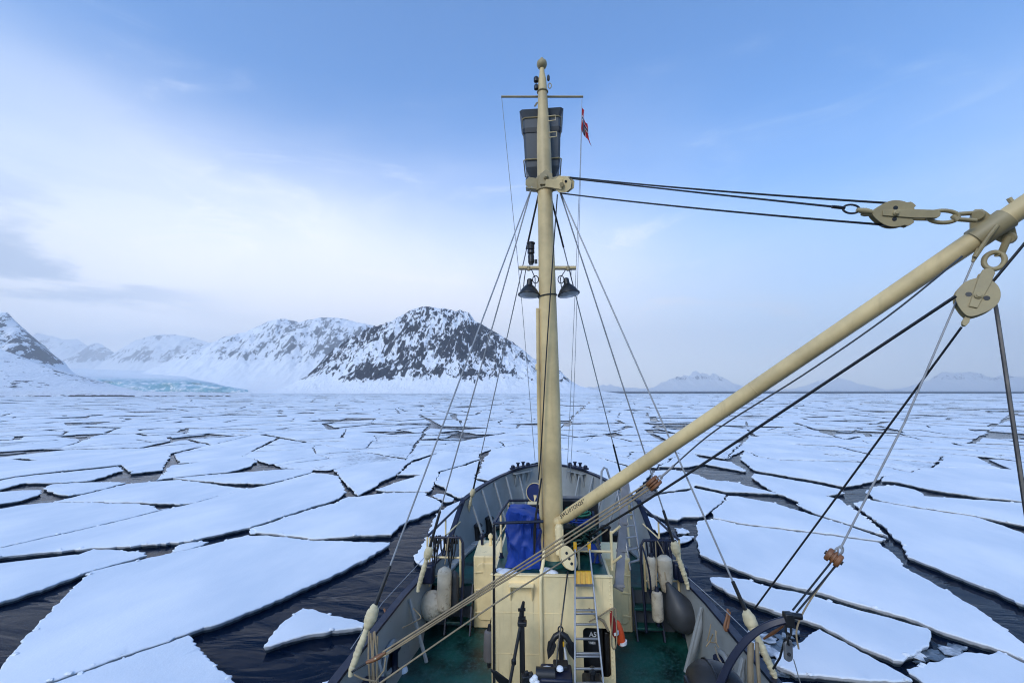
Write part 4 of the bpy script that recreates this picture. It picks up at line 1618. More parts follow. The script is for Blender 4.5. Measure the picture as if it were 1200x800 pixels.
MB().tube([(q3.x, 8.55, q3.z), (q1.x, 8.55, at(716, 646, y=8.55).z)], 0.022, 8).build('top_rail', BEIGE, r0)
MB().tube([(q1.x, 8.55, at(716, 625, y=8.55).z), at(727, 616, y=8.5)], 0.022, 8).build('stub_rail', BEIGE, r0)
MB().tube([(q1.x, 8.55, at(716, 660, y=8.55).z), at(728, 651, y=8.4)], 0.022, 8).build('stub_rail', BEIGE, r0)
MB().tube([(q3.x, 8.55, q3.z), (q3.x, 8.55, TOPZ)], 0.022, 8).build('post', BEIGE, r0)

# ------------------------------------------------------------------ things on the forecastle
for k, (px, py) in enumerate(((559, 631), (573, 622))):
    p = at(px, py, z=FC + 0.10)
    b = root('bollard', ['aft black mooring bollard on the port bow plinth', 'forward black mooring bollard on the port bow plinth'][k], 'bollard', (p.x, p.y, FC + 0.08))
    MB().lathe((p.x, p.y, FC + 0.09), (0, 0, 1), [(0, 0.14), (0.02, 0.14), (0.03, 0.12), (0.36, 0.12), (0.37, 0.155), (0.40, 0.155), (0.43, 0.12), (0.43, 0)], 20).build('barrel', BLACK, b)
    MB().bar((p.x - 0.2, p.y, FC + 0.32), (p.x + 0.2, p.y, FC + 0.32), 0.04, 0.04).build('norman_pin', BLACK, b)
pa, pb = at(552, 634, z=FC), at(580, 618, z=FC)
dv = (pb - pa).normalized()
sd = Vector((dv.y, -dv.x, 0))
o = MB().bar(pa - dv * 0.2 + Vector((0, 0, 0.06)), pb + dv * 0.2 + Vector((0, 0, 0.06)), 0.46, 0.06)
tag(o.build('bollard_plinth', BLACK, bevel=0.015), 'long black steel plinth under the two port bow bollards', 'plinth')
for k, (yy, xx) in enumerate(((12.4, 1.72), (12.95, 1.55))):
    b = root('bollard', ['aft black bollard on the starboard bow, behind the boom', 'forward black bollard on the starboard bow, behind the boom'][k], 'bollard', (xx, yy, FC))
    MB().lathe((xx, yy, FC), (0, 0, 1), [(0, 0.14), (0.02, 0.14), (0.03, 0.12), (0.44, 0.12), (0.45, 0.155), (0.48, 0.155), (0.51, 0.12), (0.51, 0)], 20).build('barrel', BLACK, b)

# anchor windlass on the forecastle, mostly behind the mast
wl_ = root('anchor_windlass', 'black anchor windlass on the forecastle behind the mast foot', 'windlass', (0, 12.0, FC))
MB().box((0, 12.0, FC + 0.10), (2.1, 1.1, 0.18)).build('bed', BLACK, wl_, bevel=0.02)
MB().cyl((-1.0, 12.0, FC + 0.62), (1.0, 12.0, FC + 0.62), 0.07, 14).build('shaft', BLACK, wl_)
for x in (-0.92, -0.45, 0.45, 0.92):
    MB().lathe((x - 0.14, 12.0, FC + 0.62), (1, 0, 0), [(0, 0.28), (0.03, 0.30), (0.06, 0.20), (0.22, 0.20), (0.25, 0.30), (0.28, 0.28)], 20).build('drum', BLACK, wl_)
MB().box((0, 12.0, FC + 0.62), (0.42, 0.66, 0.92)).build('gear_case', NAVY, wl_, bevel=0.06)
for x in (-0.68, 0.68):
    MB().box((x, 12.0, FC + 0.45), (0.08, 0.5, 0.72)).build('bearing', BLACK, wl_, bevel=0.02)
MB().tube([(-0.9, 11.5, FC + 1.15), (0.95, 11.5, FC + 1.15)], 0.05, 8).build('guard_bar', BLACK, wl_)
for x in (-0.88, 0.0, 0.9):
    MB().tube([(x, 11.5, FC + 0.15), (x, 11.5, FC + 1.15)], 0.03, 8).build('guard_post', BLACK, wl_)

# control stand and ventilator cowl beside the mast
v0 = at(627, 577, y=9.9)
vc = root('ventilator_cowl', 'cream ventilator with round blue mouth beside the mast', 'ventilator', (v0.x, 9.9, TOPZ))
MB().cyl((v0.x + 0.03, 10.0, TOPZ), (v0.x + 0.03, 10.0, v0.z - 0.05), 0.12, 16).build('trunk', BEIGE, vc)
ax = Vector((-0.30, -1.0, 0.05)).normalized()
MB().lathe(v0 + ax * -0.24, ax, [(0, 0.02), (0.02, 0.09), (0.085, 0.155), (0.17, 0.193), (0.24, 0.21), (0.244, 0.20), (0.185, 0.175), (0.18, 0)], 28).build('cowl', BEIGE, vc)
MB().lathe(v0 + ax * -0.235, ax, [(0.18, 0.01), (0.19, 0.10), (0.21, 0.155), (0.241, 0.19)], 28).build('mouth_lining', COWL, vc)
bx = at(624, 607, y=9.6)
cbx = root('control_box', 'small cream steel cabinet with a side handle against the mast', 'cabinet', (bx.x + 0.02, 9.6, TOPZ))
MB().box((bx.x + 0.03, 9.6, (TOPZ + bx.z + 0.32) / 2), (0.26, 0.26, bx.z + 0.32 - TOPZ)).build('casing', BEIGE, cbx, bevel=0.02)
MB().torus((bx.x - 0.13, 9.5, bx.z + 0.12), (1, 0, 0), (0, 0, 1), 0.05, 0.09, 0.014).build('handle', BEIGE, cbx)
# black winch just behind the tarpaulin
bw = root('topping_winch', 'black winch with guard frame on the deckhouse top behind the blue cover', 'winch', (-0.45, 9.45, TOPZ))
MB().box((-0.42, 9.5, TOPZ + 0.42), (0.80, 0.5, 0.80)).build('frame', BLACK, bw, bevel=0.04)
MB().cyl((-0.82, 9.4, TOPZ + 0.62), (-0.05, 9.4, TOPZ + 0.62), 0.19, 20).build('drum', NAVY, bw)
MB().box((-0.40, 9.32, TOPZ + 0.92), (0.9, 0.08, 0.07)).build('guard', BLACK, bw, bevel=0.01)

# blue tarpaulin over a winch
tb0, tb1 = at(594, 668, y=8.55), at(635, 668, y=8.55)
tp = MB()
rr = random.Random(2)
cx, cy = (tb0.x + tb1.x) / 2, 8.86
wx, wy, ht = (tb1.x - tb0.x) / 2, 0.34, 0.95
nn, mm = 90, 44
pts = []
for j in range(mm + 1):
    t = j / mm
    z = TOPZ + 0.02 + ht * min(1.0, t * 1.25)
    for i in range(nn):
        a = 2 * math.pi * i / nn
        ca, sa = math.cos(a), math.sin(a)
        e = 5.0 if t < 0.8 else 4.0
        rad = (abs(ca) ** e + abs(sa) ** e) ** (-1 / e)
        shrink = 1.0 - 0.14 * t if t < 0.8 else (1 - 0.14 * 0.8) * (1 - ((t - 0.8) / 0.2)) ** 0.5
        fold = 0.022 * math.sin(a * 7 + 3 * t + 2.0 * math.sin(t * 5)) * (1.1 - t) + 0.06 * (1 - abs(noise.noise(Vector((ca * 1.8 + 3, sa * 1.8, t * 2.6)))) * 2.2) - 0.04 + 0.035 * (1 - 2 * abs(noise.noise(Vector((ca * 4, sa * 4 + 1, t * 6)))))
        fold += 0.03 * abs(math.sin(a * 2.0 + t * 6.5)) ** 3 * min(1, 2 * (1 - t))
        x = cx + ca * rad * wx * shrink + ca * fold
        y = cy + sa * rad * wy * shrink + sa * fold
        zz = z + (0.06 * noise.noise(Vector((x * 3, y * 3, 4))) - 0.07 * ((x - cx) / wx) if t >= 0.6 else -0.012 * (1 - t))
        pts.append(Vector((x, y, zz)))
fs = []
for j in range(mm):
    for i in range(nn):
        a, b2 = j * nn + i, j * nn + (i + 1) % nn
        fs.append((a, b2, b2 + nn, a + nn))
tp.add(pts, fs)
tag(tp.build('tarpaulin_cover', TARP, smooth=50), 'creased blue tarpaulin tied over gear left of the mast', 'tarpaulin')
lash = at(627, 608, y=8.5)
tag(MB().tube([at(634.5, 560, y=8.52), at(628, 603, y=8.50), at(626.5, 622, y=8.48), at(626, 660, y=8.50)], [0.016, 0.02, 0.028, 0.012], 8).build('halyard_tail', BLACK), 'black rope tail hanging over the blue tarpaulin', 'rope')

# snow left on the deckhouse top
sn = MB()
for px, py, r in ((592, 670, 0.16), (600, 674, 0.10), (640, 668, 0.13), (648, 671, 0.10), (586, 668, 0.08)):
    p = at(px, py, z=TOPZ + 0.01)
    if p.y < FY + 0.06:
        p.y = FY + 0.1
    sn.lathe((p.x, p.y, TOPZ + 0.005), (0, 0, 1), [(0, r), (0.02, r * 0.9), (0.04, r * 0.5), (0.05, 0.0)], 9)
tag(sn.build('snow_patches', SNOWLUMP, smooth=60), 'thin patches of snow left on the deckhouse top round the mast', 'snow', kind='stuff')
# ------------------------------------------------------------------ mast
MY = 8.82
mb_ = at(649.2, 666, y=MY)
mt_ = at(635.0, 74, y=MY)
MX = mb_.x
MTOPX = mt_.x


def mast_at(py):
    """centre of the mast at a pixel row"""
    p = at(649.2 + (635.0 - 649.2) * (666 - py) / 592, py, y=MY)
    return p


mast = root('mast', 'tall cream steel mast rising from the deckhouse top', 'mast', (MX, MY, TOPZ))
prof = [(668, 12.3), (600, 12.0), (530, 11.9), (470, 11.8), (400, 11.0), (330, 10.0), (290, 9.3), (230, 8.7), (205, 8.5), (180, 8.4), (150, 7.6), (140, 6.7), (132, 6.2), (118, 5.8), (108, 5.3), (100, 5.0), (93, 4.5), (85, 2.9), (80, 2.7)]
pts, rad = [], []
for py, half in prof:
    p = mast_at(py)
    if py == 668:
        p.z = TOPZ - 0.05
    pts.append(p)
    v = RCAM.inverted() @ (SHIP.to_3x3() @ p - CAM_W)
    rad.append(half * -v.z / F)
# straighten: the axis is one line
A0, A1 = pts[0].copy(), mast_at(75)
for p in pts:
    t = (p.z - A0.z) / (A1.z - A0.z)
    q = A0.lerp(A1, t)
    p.x, p.y = q.x, q.y
MB().tube(pts, rad, 32).build('pole', SPAR, mast)
ball = mast_at(74)
MB().lathe(ball - Vector((0, 0, 0.13)), (0, 0, 1), [(0, 0.06), (0.03, 0.095), (0.09, 0.115), (0.15, 0.105), (0.19, 0.07), (0.20, 0.03), (0.25, 0.025), (0.26, 0)], 20).build('truck', BEIGE_DARK, mast)
MB().lathe((A0.x, A0.y, TOPZ + 0.001), (0, 0, 1), [(0, 0.30), (0.03, 0.30), (0.035, 0.24), (0.10, 0.22), (0.10, 0)], 32).build('foot_collar', GREEN, mast)


def on_mast(py):
    p = mast_at(py)
    t = (p.z - A0.z) / (A1.z - A0.z)
    q = A0.lerp(A1, t)
    return Vector((q.x, q.y, p.z))


def mast_r(py):
    tab = sorted(prof)
    h = lerp_tab([(float(a), float(b_)) for a, b_ in tab], py)
    v = RCAM.inverted() @ (SHIP.to_3x3() @ on_mast(py) - CAM_W)
    return h * -v.z / F


# conduit up the port side
cd = [on_mast(py) + Vector((-mast_r(py) - 0.025, -0.10, 0)) for py in (655, 560, 470, 410, 362)]
MB().tube(cd, 0.032, 8).build('conduit', SPAR, mast)
tq = on_mast(430) + Vector((-mast_r(430) - 0.045, -0.08, 0))
MB().box(tq, (0.07, 0.08, 0.12)).build('junction_box', BEIGE, mast, bevel=0.01)
# collar and rung details near the top
c = on_mast(108)
MB().torus(c, (1, 0, 0), (0, 1, 0), mast_r(108) + 0.01, mast_r(108) + 0.01, 0.016).build('collar', BEIGE_DARK, mast)
for s, zz, r in ((-1, 0.10, 0.05), (-1, 0.28, 0.055), (1, 0.30, 0.03)):
    MB().lathe(c + Vector((s * (mast_r(108) + 0.035), -0.02, zz - 0.06)), (0, 0, 1), [(0, 0.02), (0.02, r), (0.10, r), (0.13, r * 0.6), (0.13, 0)], 12).build('mast_light', BLACK, mast)
MB().torus(c + Vector((mast_r(108) + 0.06, -0.02, 0.12)), (1, 0, 0), (0, 0, 1), 0.035, 0.06, 0.010).build('eye_ring', BEIGE_DARK, mast)
MB().torus(c + Vector((-mast_r(108) - 0.05, 0, -0.28)), (0.6, 0, 0.8), (0, 1, 0), 0.05, 0.03, 0.010).build('eye_ring', BEIGE_DARK, mast)
for py in (142, 161):
    p = on_mast(py)
    x = p.x + mast_r(py)
    MB().tube([(x - 0.03, p.y - 0.08, p.z + 0.05), (x + 0.13, p.y - 0.10, p.z + 0.05), (x + 0.13, p.y - 0.10, p.z - 0.06), (x - 0.02, p.y - 0.08, p.z - 0.06)], 0.009, 6).build('climbing_rung', BEIGE, mast)
# yard
ya, yb_ = at(587.5, 113.5, y=MY + 0.12), at(683.5, 113.5, y=MY + 0.12)
MB().cyl(ya, yb_, 0.024, 10).build('yard', BEIGE_DARK, mast)
# cross-tree carrying the lamps
ca, cb_ = at(608, 314, y=MY + 0.02), at(675, 314, y=MY + 0.02)
MB().bar(ca, cb_, 0.14, 0.055).build('crosstree', SPAR, mast, bevel=0.008)
# hounds: collar and cheek plates where the shrouds and the topping lift meet
hc = on_mast(216)
hr = mast_r(216)
hd = MB().lathe(hc - Vector((0, 0, 0.16)), (0, 0, 1), [(0, hr + 0.005), (0.0, hr + 0.025), (0.30, hr + 0.025), (0.30, hr + 0.005)], 24)
for s in (-1, 1):
    hd.prism([(0, 0.10), (0.20, 0.13), (0.27, 0.05), (0.27, -0.05), (0.10, -0.16), (0, -0.16)], 0.03, hc + Vector((s * (hr - 0.02), -0.06, 0)), (s, -0.15, 0), (0, 0, 1))
    hd.bar(hc + Vector((s * (hr + 0.02), -0.10, -0.17)), hc + Vector((s * (hr + 0.24), -0.10, -0.13)), 0.16, 0.03)
hd.prism([(-0.13, 0.10), (0.0, 0.20), (0.13, 0.10), (0.13, -0.12), (-0.13, -0.12)], 0.06, hc + Vector((0.03, -hr - 0.03, 0.02)), (1, 0, 0), (0, 0, 1))
hd.lathe(hc + Vector((0.03, -hr - 0.05, 0.04)), (0, -1, 0), [(0, 0.05), (0.06, 0.05), (0.07, 0.03), (0.10, 0.03), (0.10, 0)], 14)
hd.lathe(hc + Vector((0.11, -hr - 0.04, -0.06)), (0, -1, 0), [(0, 0.035), (0.09, 0.035), (0.09, 0)], 12)
hd.build('hounds_fitting', BEIGE_DARK, mast, bevel=0.006)
# lashing round the mast under the lamps
lp = on_mast(347)
MB().torus(lp, (1, 0, 0.12), (0, 1, 0), mast_r(347) + 0.012, mast_r(347) + 0.012, 0.012).build('lashing', BLACK, mast)
# goose-neck for the boom and the sheave bracket below
gn = at(655, 616, y=8.50)
gk = MB().box(gn + Vector((0.0, 0.06, -0.10)), (0.16, 0.26, 0.12))
gk.box(gn + Vector((0.0, 0.06, -0.36)), (0.18, 0.26, 0.13))
gk.lathe(gn + Vector((0, -0.02, -0.50)), (0, 0, 1), [(0, 0.05), (0.0, 0.075), (0.50, 0.075), (0.54, 0.05), (0.54, 0)], 16)
gk.build('gooseneck', BEIGE, mast, bevel=0.012)

# ------------------------------------------------------------------ crow's nest
cn0 = on_mast(208)
CNY = MY + 0.62
cn_c = at(635.3, 170, y=CNY)


def nest_ring(py, half):
    p = at(634.6, py, y=CNY - 0.34)
    v = RCAM.inverted() @ (SHIP.to_3x3() @ p - CAM_W)
    return p.z, half * -v.z / F


nest = root('crows_nest', 'dark grey lookout barrel with flared rim behind the masthead', "crow's nest", (cn_c.x, CNY, nest_ring(206, 5)[0]))
ax_x = cn_c.x


def octo(z, r, k=0.88):
    a = r
    b2 = r * k
    return [Vector((ax_x + sx * 1.0, CNY + sy * 1.0, z)) for sx, sy in ((-a, -b2), (-b2, -a), (b2, -a), (a, -b2), (a, b2), (b2, a), (-b2, a), (-a, b2))]


rings = [nest_ring(212, 9), nest_ring(207, 14), nest_ring(196, 20), nest_ring(190, 20.5), nest_ring(141, 22), nest_ring(139, 23)]
vs = [q for z, r in rings for q in octo(z, r)]
fs = [tuple(reversed(range(8)))]
for i in range(len(rings) - 1):
    for k in range(8):
        fs.append((i * 8 + k, i * 8 + (k + 1) % 8, (i + 1) * 8 + (k + 1) % 8, (i + 1) * 8 + k))
MB().add(vs, fs).build('barrel', DGREY, nest, smooth=20)
z0, r0_ = nest_ring(140, 22)
z1, r1_ = nest_ring(132, 25.5)
vs = octo(z0, r0_) + octo(z1, r1_) + octo(z1, r1_ - 0.03) + octo(z0, r0_ - 0.03)
fs = [(i * 8 + k, i * 8 + (k + 1) % 8, ((i + 1) % 4) * 8 + (k + 1) % 8, ((i + 1) % 4) * 8 + k) for i in range(4) for k in range(8)]
MB().add(vs, fs).build('flared_rim', DGREY, nest, smooth=20)
za, ra = nest_ring(157, 21.6)
zb2, rb = nest_ring(151.5, 21.9)
vs = octo(za, ra + 0.012) + octo(zb2, rb + 0.012)
MB().add(vs, [(k, (k + 1) % 8, 8 + (k + 1) % 8, 8 + k) for k in range(8)]).build('dark_band', BLACK, nest, smooth=20)
for py in (140, 188):
    z_, r_ = nest_ring(py, 21.5 if py < 150 else 20.8)
    o_ = octo(z_, r_ + 0.02)
    MB().tube(o_ + [o_[0]], 0.014, 6).build('hoop', BEIGE_DARK, nest)
MB().torus(at(619, 211, y=CNY - 0.2), (1, 0, 0), (0, 0, 1), 0.05, 0.07, 0.008).build('hanging_ring', BLACK, nest)
MB().tube([at(645, 181, y=CNY - 0.3), at(655, 187, y=CNY - 0.3), at(655, 192, y=CNY - 0.3), at(652, 200, y=CNY - 0.3)], 0.014, 6).build('cable', BLACK, nest)
MB().bar(Vector((cn_c.x, MY, nest_ring(200, 5)[0])), Vector((cn_c.x, CNY, nest_ring(200, 5)[0])), 0.16, 0.05).build('support_bracket', DGREY, nest)

# ------------------------------------------------------------------ lamps and the black lantern
for px, py, lab, tilt in ((620, 346, 'black floodlight hanging under the port arm of the mast cross-tree', Vector((-0.05, -0.10, -1))), (666.5, 345, 'black floodlight hanging under the starboard arm of the mast cross-tree', Vector((0.14, -0.10, -1)))):
    f0 = at(px, py, y=MY - 0.06)
    topz = at(px, 316, y=MY).z
    fl = root('floodlight', lab, 'floodlight', (f0.x, MY - 0.06, f0.z))
    a = tilt.normalized()
    base = f0 - a * 0.36
    MB().lathe(base, a, [(0, 0.03), (0.02, 0.055), (0.10, 0.06), (0.14, 0.065), (0.16, 0.09), (0.20, 0.13), (0.26, 0.175), (0.31, 0.20), (0.335, 0.21), (0.34, 0.228), (0.36, 0.228), (0.362, 0.205), (0.352, 0.200)], 32).build('housing', BLACK, fl)
    MB().lathe(base, a, [(0.350, 0.003), (0.352, 0.20), (0.364, 0.198), (0.375, 0.12), (0.378, 0.0)], 24).build('lens', LAMPGLASS, fl)
    s = a.cross(Vector((0, 1, 0))).normalized()
    MB().tube([base + a * 0.18 + s * 0.12, base - a * 0.02 + s * 0.11, Vector((f0.x, MY - 0.06, topz - 0.02)) + s * 0.06, Vector((f0.x, MY - 0.06, topz - 0.02)) - s * 0.06, base - a * 0.02 - s * 0.11, base + a * 0.18 - s * 0.12], 0.011, 6).build('yoke', BLACK, fl)
    MB().cyl((f0.x, MY - 0.05, topz - 0.03), (f0.x, MY - 0.04, topz + 0.06), 0.035, 10).build('swivel', BEIGE_DARK, fl)
    cbn = MB().torus(base + s * (-0.10 if px > 640 else 0.12) + Vector((0, -0.02, -0.02)), (1, 0, 0), (0, 0, 1), 0.06, 0.08, 0.010)
    cbn.build('cable_loop', BLACK, fl)
l0 = at(622.5, 310, y=MY + 0.05)
ln = root('signal_lantern', 'black cylindrical signal lantern standing on the port cross-tree arm', 'lantern', (l0.x, MY + 0.05, l0.z))
MB().lathe(l0, (0, 0, 1), [(0, 0.05), (0.03, 0.05), (0.04, 0.065), (0.20, 0.065), (0.22, 0.05), (0.24, 0.075), (0.30, 0.075), (0.32, 0.06)], 18).build('lower_body', BLACK, ln)
MB().lathe(l0 + Vector((0, 0, 0.32)), (0, 0, 1), [(0, 0.05), (0.01, 0.075), (0.11, 0.075), (0.12, 0.09), (0.15, 0.09), (0.17, 0.05), (0.17, 0)], 18).build('upper_body', BLACK, ln)
MB().box(l0 + Vector((0.10, 0, 0.06)), (0.06, 0.06, 0.08)).build('bracket', BLACK, ln)

# ------------------------------------------------------------------ flag
fv, ff, fm = [], [], []
NU_, NV_ = 44, 30
hoist = at(682, 124, y=MY + 0.12)
fz1 = at(682, 176, y=MY + 0.12).z
Hh = 0.50
for i in range(NU_ + 1):
    u = i / NU_
    for j in range(NV_ + 1):
        v = j / NV_
        # fly hangs down in folds from the hoist
        x = hoist.x + 0.005 + 0.17 * u * (0.55 + 0.45 * v) - 0.05 * v * (1 - u) + 0.022 * math.sin(u * 10 + v * 2.5)
        y = hoist.y + 0.06 * math.cos(u * 10 + v * 1.5) + 0.02 * math.sin(v * 7 + u * 3)
        z = hoist.z - v * Hh * (1 - 0.15 * u) - u * 0.50 - 0.02 * abs(math.sin(u * 6))
        fv.append(Vector((x, y, z)))
for i in range(NU_):
    for j in range(NV_):
        a = i * (NV_ + 1) + j
        ff.append((a, a + NV_ + 1, a + NV_ + 2, a + 1))
        u, v = (i + 0.5) / NU_ * 22, (j + 0.5) / NV_ * 16
        blue = 7 <= u <= 9 or 7 <= v <= 9
        white = 6 <= u <= 10 or 6 <= v <= 10
        fm.append(2 if blue else 1 if white else 0)
fb_ = MB()
fb_.v, fb_.f, fb_.mi = fv, ff, fm
flag = fb_.build('flag', [FRED, WHITE, FBLUE], smooth=70)
sol = flag.modifiers.new('thickness', 'SOLIDIFY')
sol.thickness = 0.004
tag(flag, 'limp red flag with blue and white cross hanging from the yard end', 'flag')


def line(name, label, pts, r, mat, cat='rope', sag=0.0, group=None, n=6):
    if len(pts) > 3 and not isinstance(r, (list, tuple)):
        P_ = [Vector(p) for p in pts]
        pts = []
        for i in range(len(P_) - 1):
            a0, a1, a2, a3 = P_[max(i - 1, 0)], P_[i], P_[i + 1], P_[min(i + 2, len(P_) - 1)]
            for k in range(6):
                t = k / 6
                pts.append(0.5 * ((2 * a1) + (a2 - a0) * t + (2 * a0 - 5 * a1 + 4 * a2 - a3) * t * t + (3 * a1 - a0 - 3 * a2 + a3) * t ** 3))
        pts.append(P_[-1])
    if len(pts) == 2 and sag:
        a, c = Vector(pts[0]), Vector(pts[1])
        pts = [a.lerp(c, k / 12) - Vector((0, 0, sag * 4 * (k / 12) * (1 - k / 12))) for k in range(13)]
    return tag(MB().tube(pts, r, n).build(name, mat), label, cat, group)


line('halyard', 'thin pale halyard from the port yard end down past the shrouds', [at(588, 115, y=MY + 0.12), at(612, 360, y=MY + 0.3), at(627, 540, y=MY + 0.9)], 0.007, STEEL, 'halyard')
for k, dx_ in enumerate((0, 4)):
    line('halyard', ['thin flag halyard hanging from the starboard yard end', 'second strand of the flag halyard falling behind the starboard shrouds'][k], [at(682, 116, y=MY + 0.12), at(678.5 + dx_ * 0.3, 230, y=MY + 0.2), at(668 + dx_, 480, y=MY + 0.7), at(664 + dx_, 560, y=MY + 1.0)], 0.006, STEEL, 'halyard')
line('block_rope', 'black fall rope running down the face of the mast', [at(653.2, 228, y=MY - 0.32), at(648, 300, y=MY - 0.30), at(640, 420, y=MY - 0.30), at(634.5, 520, y=MY - 0.30), at(631, 562, y=MY - 0.30)], 0.014, BLACK)


# ------------------------------------------------------------------ shrouds
def shroud(label, top, bottom, py_black, py_end, head_py, steel_r=0.0145, black_top=None, wrap_scale=1.0):
    s = root('shroud', label, 'rigging stay', bottom)
    pb, pe = along(top, bottom, py_black), along(top, bottom, py_end)
    MB().tube([top, pb], steel_r, 8).build('wire', STEEL, s)
    MB().tube([pb, pb.lerp(pe, 0.03), pe], [steel_r, steel_r * 1.9, steel_r * 2.0], 8).build('black_sleeve', BLACK, s)
    if black_top:
        MB().tube([top, along(top, bottom, black_top)], steel_r * 1.7, 8).build('upper_sleeve', BLACK, s)
    # whipped turnbuckle: a fat head, then a lumpy shank
    n_ = 44
    L_ = (bottom - pe).length
    h = (along(top, bottom, head_py) - pe).length / L_
    pts_, rr_ = [], []
    rg = random.Random(int(top.x * 100) + int(bottom.x * 37))
    for k in range(n_ + 1):
        t = k / n_
        pts_.append(pe.lerp(bottom, t * 0.97) + Vector((rg.uniform(-1, 1), rg.uniform(-1, 1), 0)) * 0.006)
        if t < h:
            q = math.sin(math.pi * min(1.0, t / h)) ** 0.7
            rr_.append((0.035 + 0.055 * q) * wrap_scale)
        else:
            w = (t - h) / (1 - h)
            rr_.append((0.038 + 0.012 * math.sin(w * 3.1) + 0.0015 * math.sin(w * 23 + 2 * math.sin(w * 9)) + rg.uniform(-0.003, 0.003)) * wrap_scale * (1.0 if w < 0.93 else 1.15))
    MB().tube(pts_, rr_, 12).build('whipped_turnbuckle', WRAP, s)
    MB().lathe(bottom - Vector((0, 0, 0.06)), (0, 0, 1), [(0, 0.035), (0.10, 0.03), (0.12, 0.0)], 10).build('chainplate', WRAP, s)
    return s


hp, hs = at(623.5, 219, y=MY - 0.10), at(654.3, 219.5, y=MY - 0.10)
hp2, hs2 = at(632.5, 222, y=MY + 0.10), at(643.5, 223, y=MY + 0.10)
bot_a = at(411, 786, z=2.66)
bot_b = at(490, 689, z=2.66)
bot_c = at(548, 603, y=12.75)
bot_d = at(908, 792, z=2.66)
bot_e = at(806, 686, z=2.66)
bot_f = Vector((2.25, 12.75, bot_c.z))
shroud('aft port shroud, its cream whipped foot on the bulwark by the triangular floe', hp, bot_a, 662, 708, 737)
shroud('middle port shroud whose cream foot stands by the port step railing', hp, bot_b, 598, 640, 655)
shroud('forward port shroud, cream foot inside the grey bow plating', hp2, bot_c, 540, 572, 582, 0.013, 292, 0.8)
shroud('aft starboard shroud crossing the davit arm with its cream whipped foot', hs, bot_d, 680, 714, 742)
shroud('middle starboard shroud whose cream foot stands by the fenders', hs, bot_e, 597, 634, 650)
shroud('forward starboard shroud, its foot by the bow plating under the boom', hs2, bot_f, 520, 556, 572, 0.013, 290, 0.8)

# ------------------------------------------------------------------ boom
def boom_pt(px):
    t = (px - 652) / (1150 - 652)
    inv = (1 - t) / 8.28 + t / 5.2
    return deep(px, 612.5 - 0.6767 * (px - 652), 1 / inv)


B0, B1 = boom_pt(654), boom_pt(1290)
BR = 0.114
bax = (B1 - B0).normalized()
boom = root('derrick_boom', 'long cream derrick boom with black load stencil, rising to the upper right', 'boom', B0)
MB().tube([B0, B0 + bax * 0.12, B0 + bax * 0.3, B1], [0.06, 0.09, BR, BR], 32).build('spar', SPAR, boom)
sph = []
MB().lathe(B0 - bax * 0.07, bax, [(0, 0.03), (0.02, 0.08), (0.07, 0.10), (0.13, 0.08), (0.2, 0.05)], 16).build('heel_knuckle', SPAR, boom)
# stencil, wrapped on the spar
tocam = (CAM_S - boom_pt(668)).normalized()
nrm = (tocam - bax * tocam.dot(bax)).normalized()
upb = bax.cross(nrm).normalized()
if upb.z < 0:
    upb = -upb
T0 = 0.17


def on_boom(x, y, z, lift=0.18):
    ang = (y / BR) + lift
    r_ = BR + 0.0035 + z
    return B0 + bax * (T0 + x) + nrm * math.cos(ang) * r_ + upb * math.sin(ang) * r_


text_mesh('SWL10TON25°', 0.096, 'lettering', BLACK, boom, on_boom, 0.0012, wrap=0.02, bold=0.001, space=1.0)
# weld ring
wr = boom_pt(712)
for px in (712, 884):
    w = boom_pt(px)
    MB().lathe(w - bax * 0.008, bax, [(0, BR + 0.001), (0.004, BR + 0.004), (0.012, BR + 0.004), (0.016, BR + 0.001)], 32).build('weld_bead', SPAR, boom)
# head collar with lugs
c0, c1 = boom_pt(1141), boom_pt(1180)
MB().tube([c0, c1], BR + 0.018, 32).build('head_collar', BEIGE_DARK, boom, bevel=0.006)
c_mid = boom_pt(1160)
lug_up = at(1146, 252, y=c_mid.y)
lug_dn = at(1182, 279, y=c_mid.y)
for p, base in ((lug_up, boom_pt(1156)), (lug_dn, boom_pt(1168))):
    d_ = (p - base)
    L_ = d_.length
    d_.normalize()
    s_ = bax
    MB().prism([(-0.02, -0.16), (L_, -0.075), (L_ + 0.05, -0.05), (L_ + 0.075, 0), (L_ + 0.05, 0.05), (L_, 0.075), (-0.02, 0.16)], 0.035, base, d_, s_ - d_ * s_.dot(d_)).build('lug', BEIGE_DARK, boom, bevel=0.006)
MB().tube([boom_pt(1163) + nrm * (BR + 0.03) - upb * 0.01, boom_pt(1148) + nrm * (BR + 0.035) - upb * 0.06, boom_pt(1125) + nrm * 0.12 - upb * 0.16], 0.022, 8).build('cleat', BEIGE_DARK, boom)
MB().cyl(boom_pt(1196) + upb * BR * 0.9, boom_pt(1198) + upb * (BR + 0.05), 0.025, 8).build('lug_stub', BEIGE_DARK, boom)


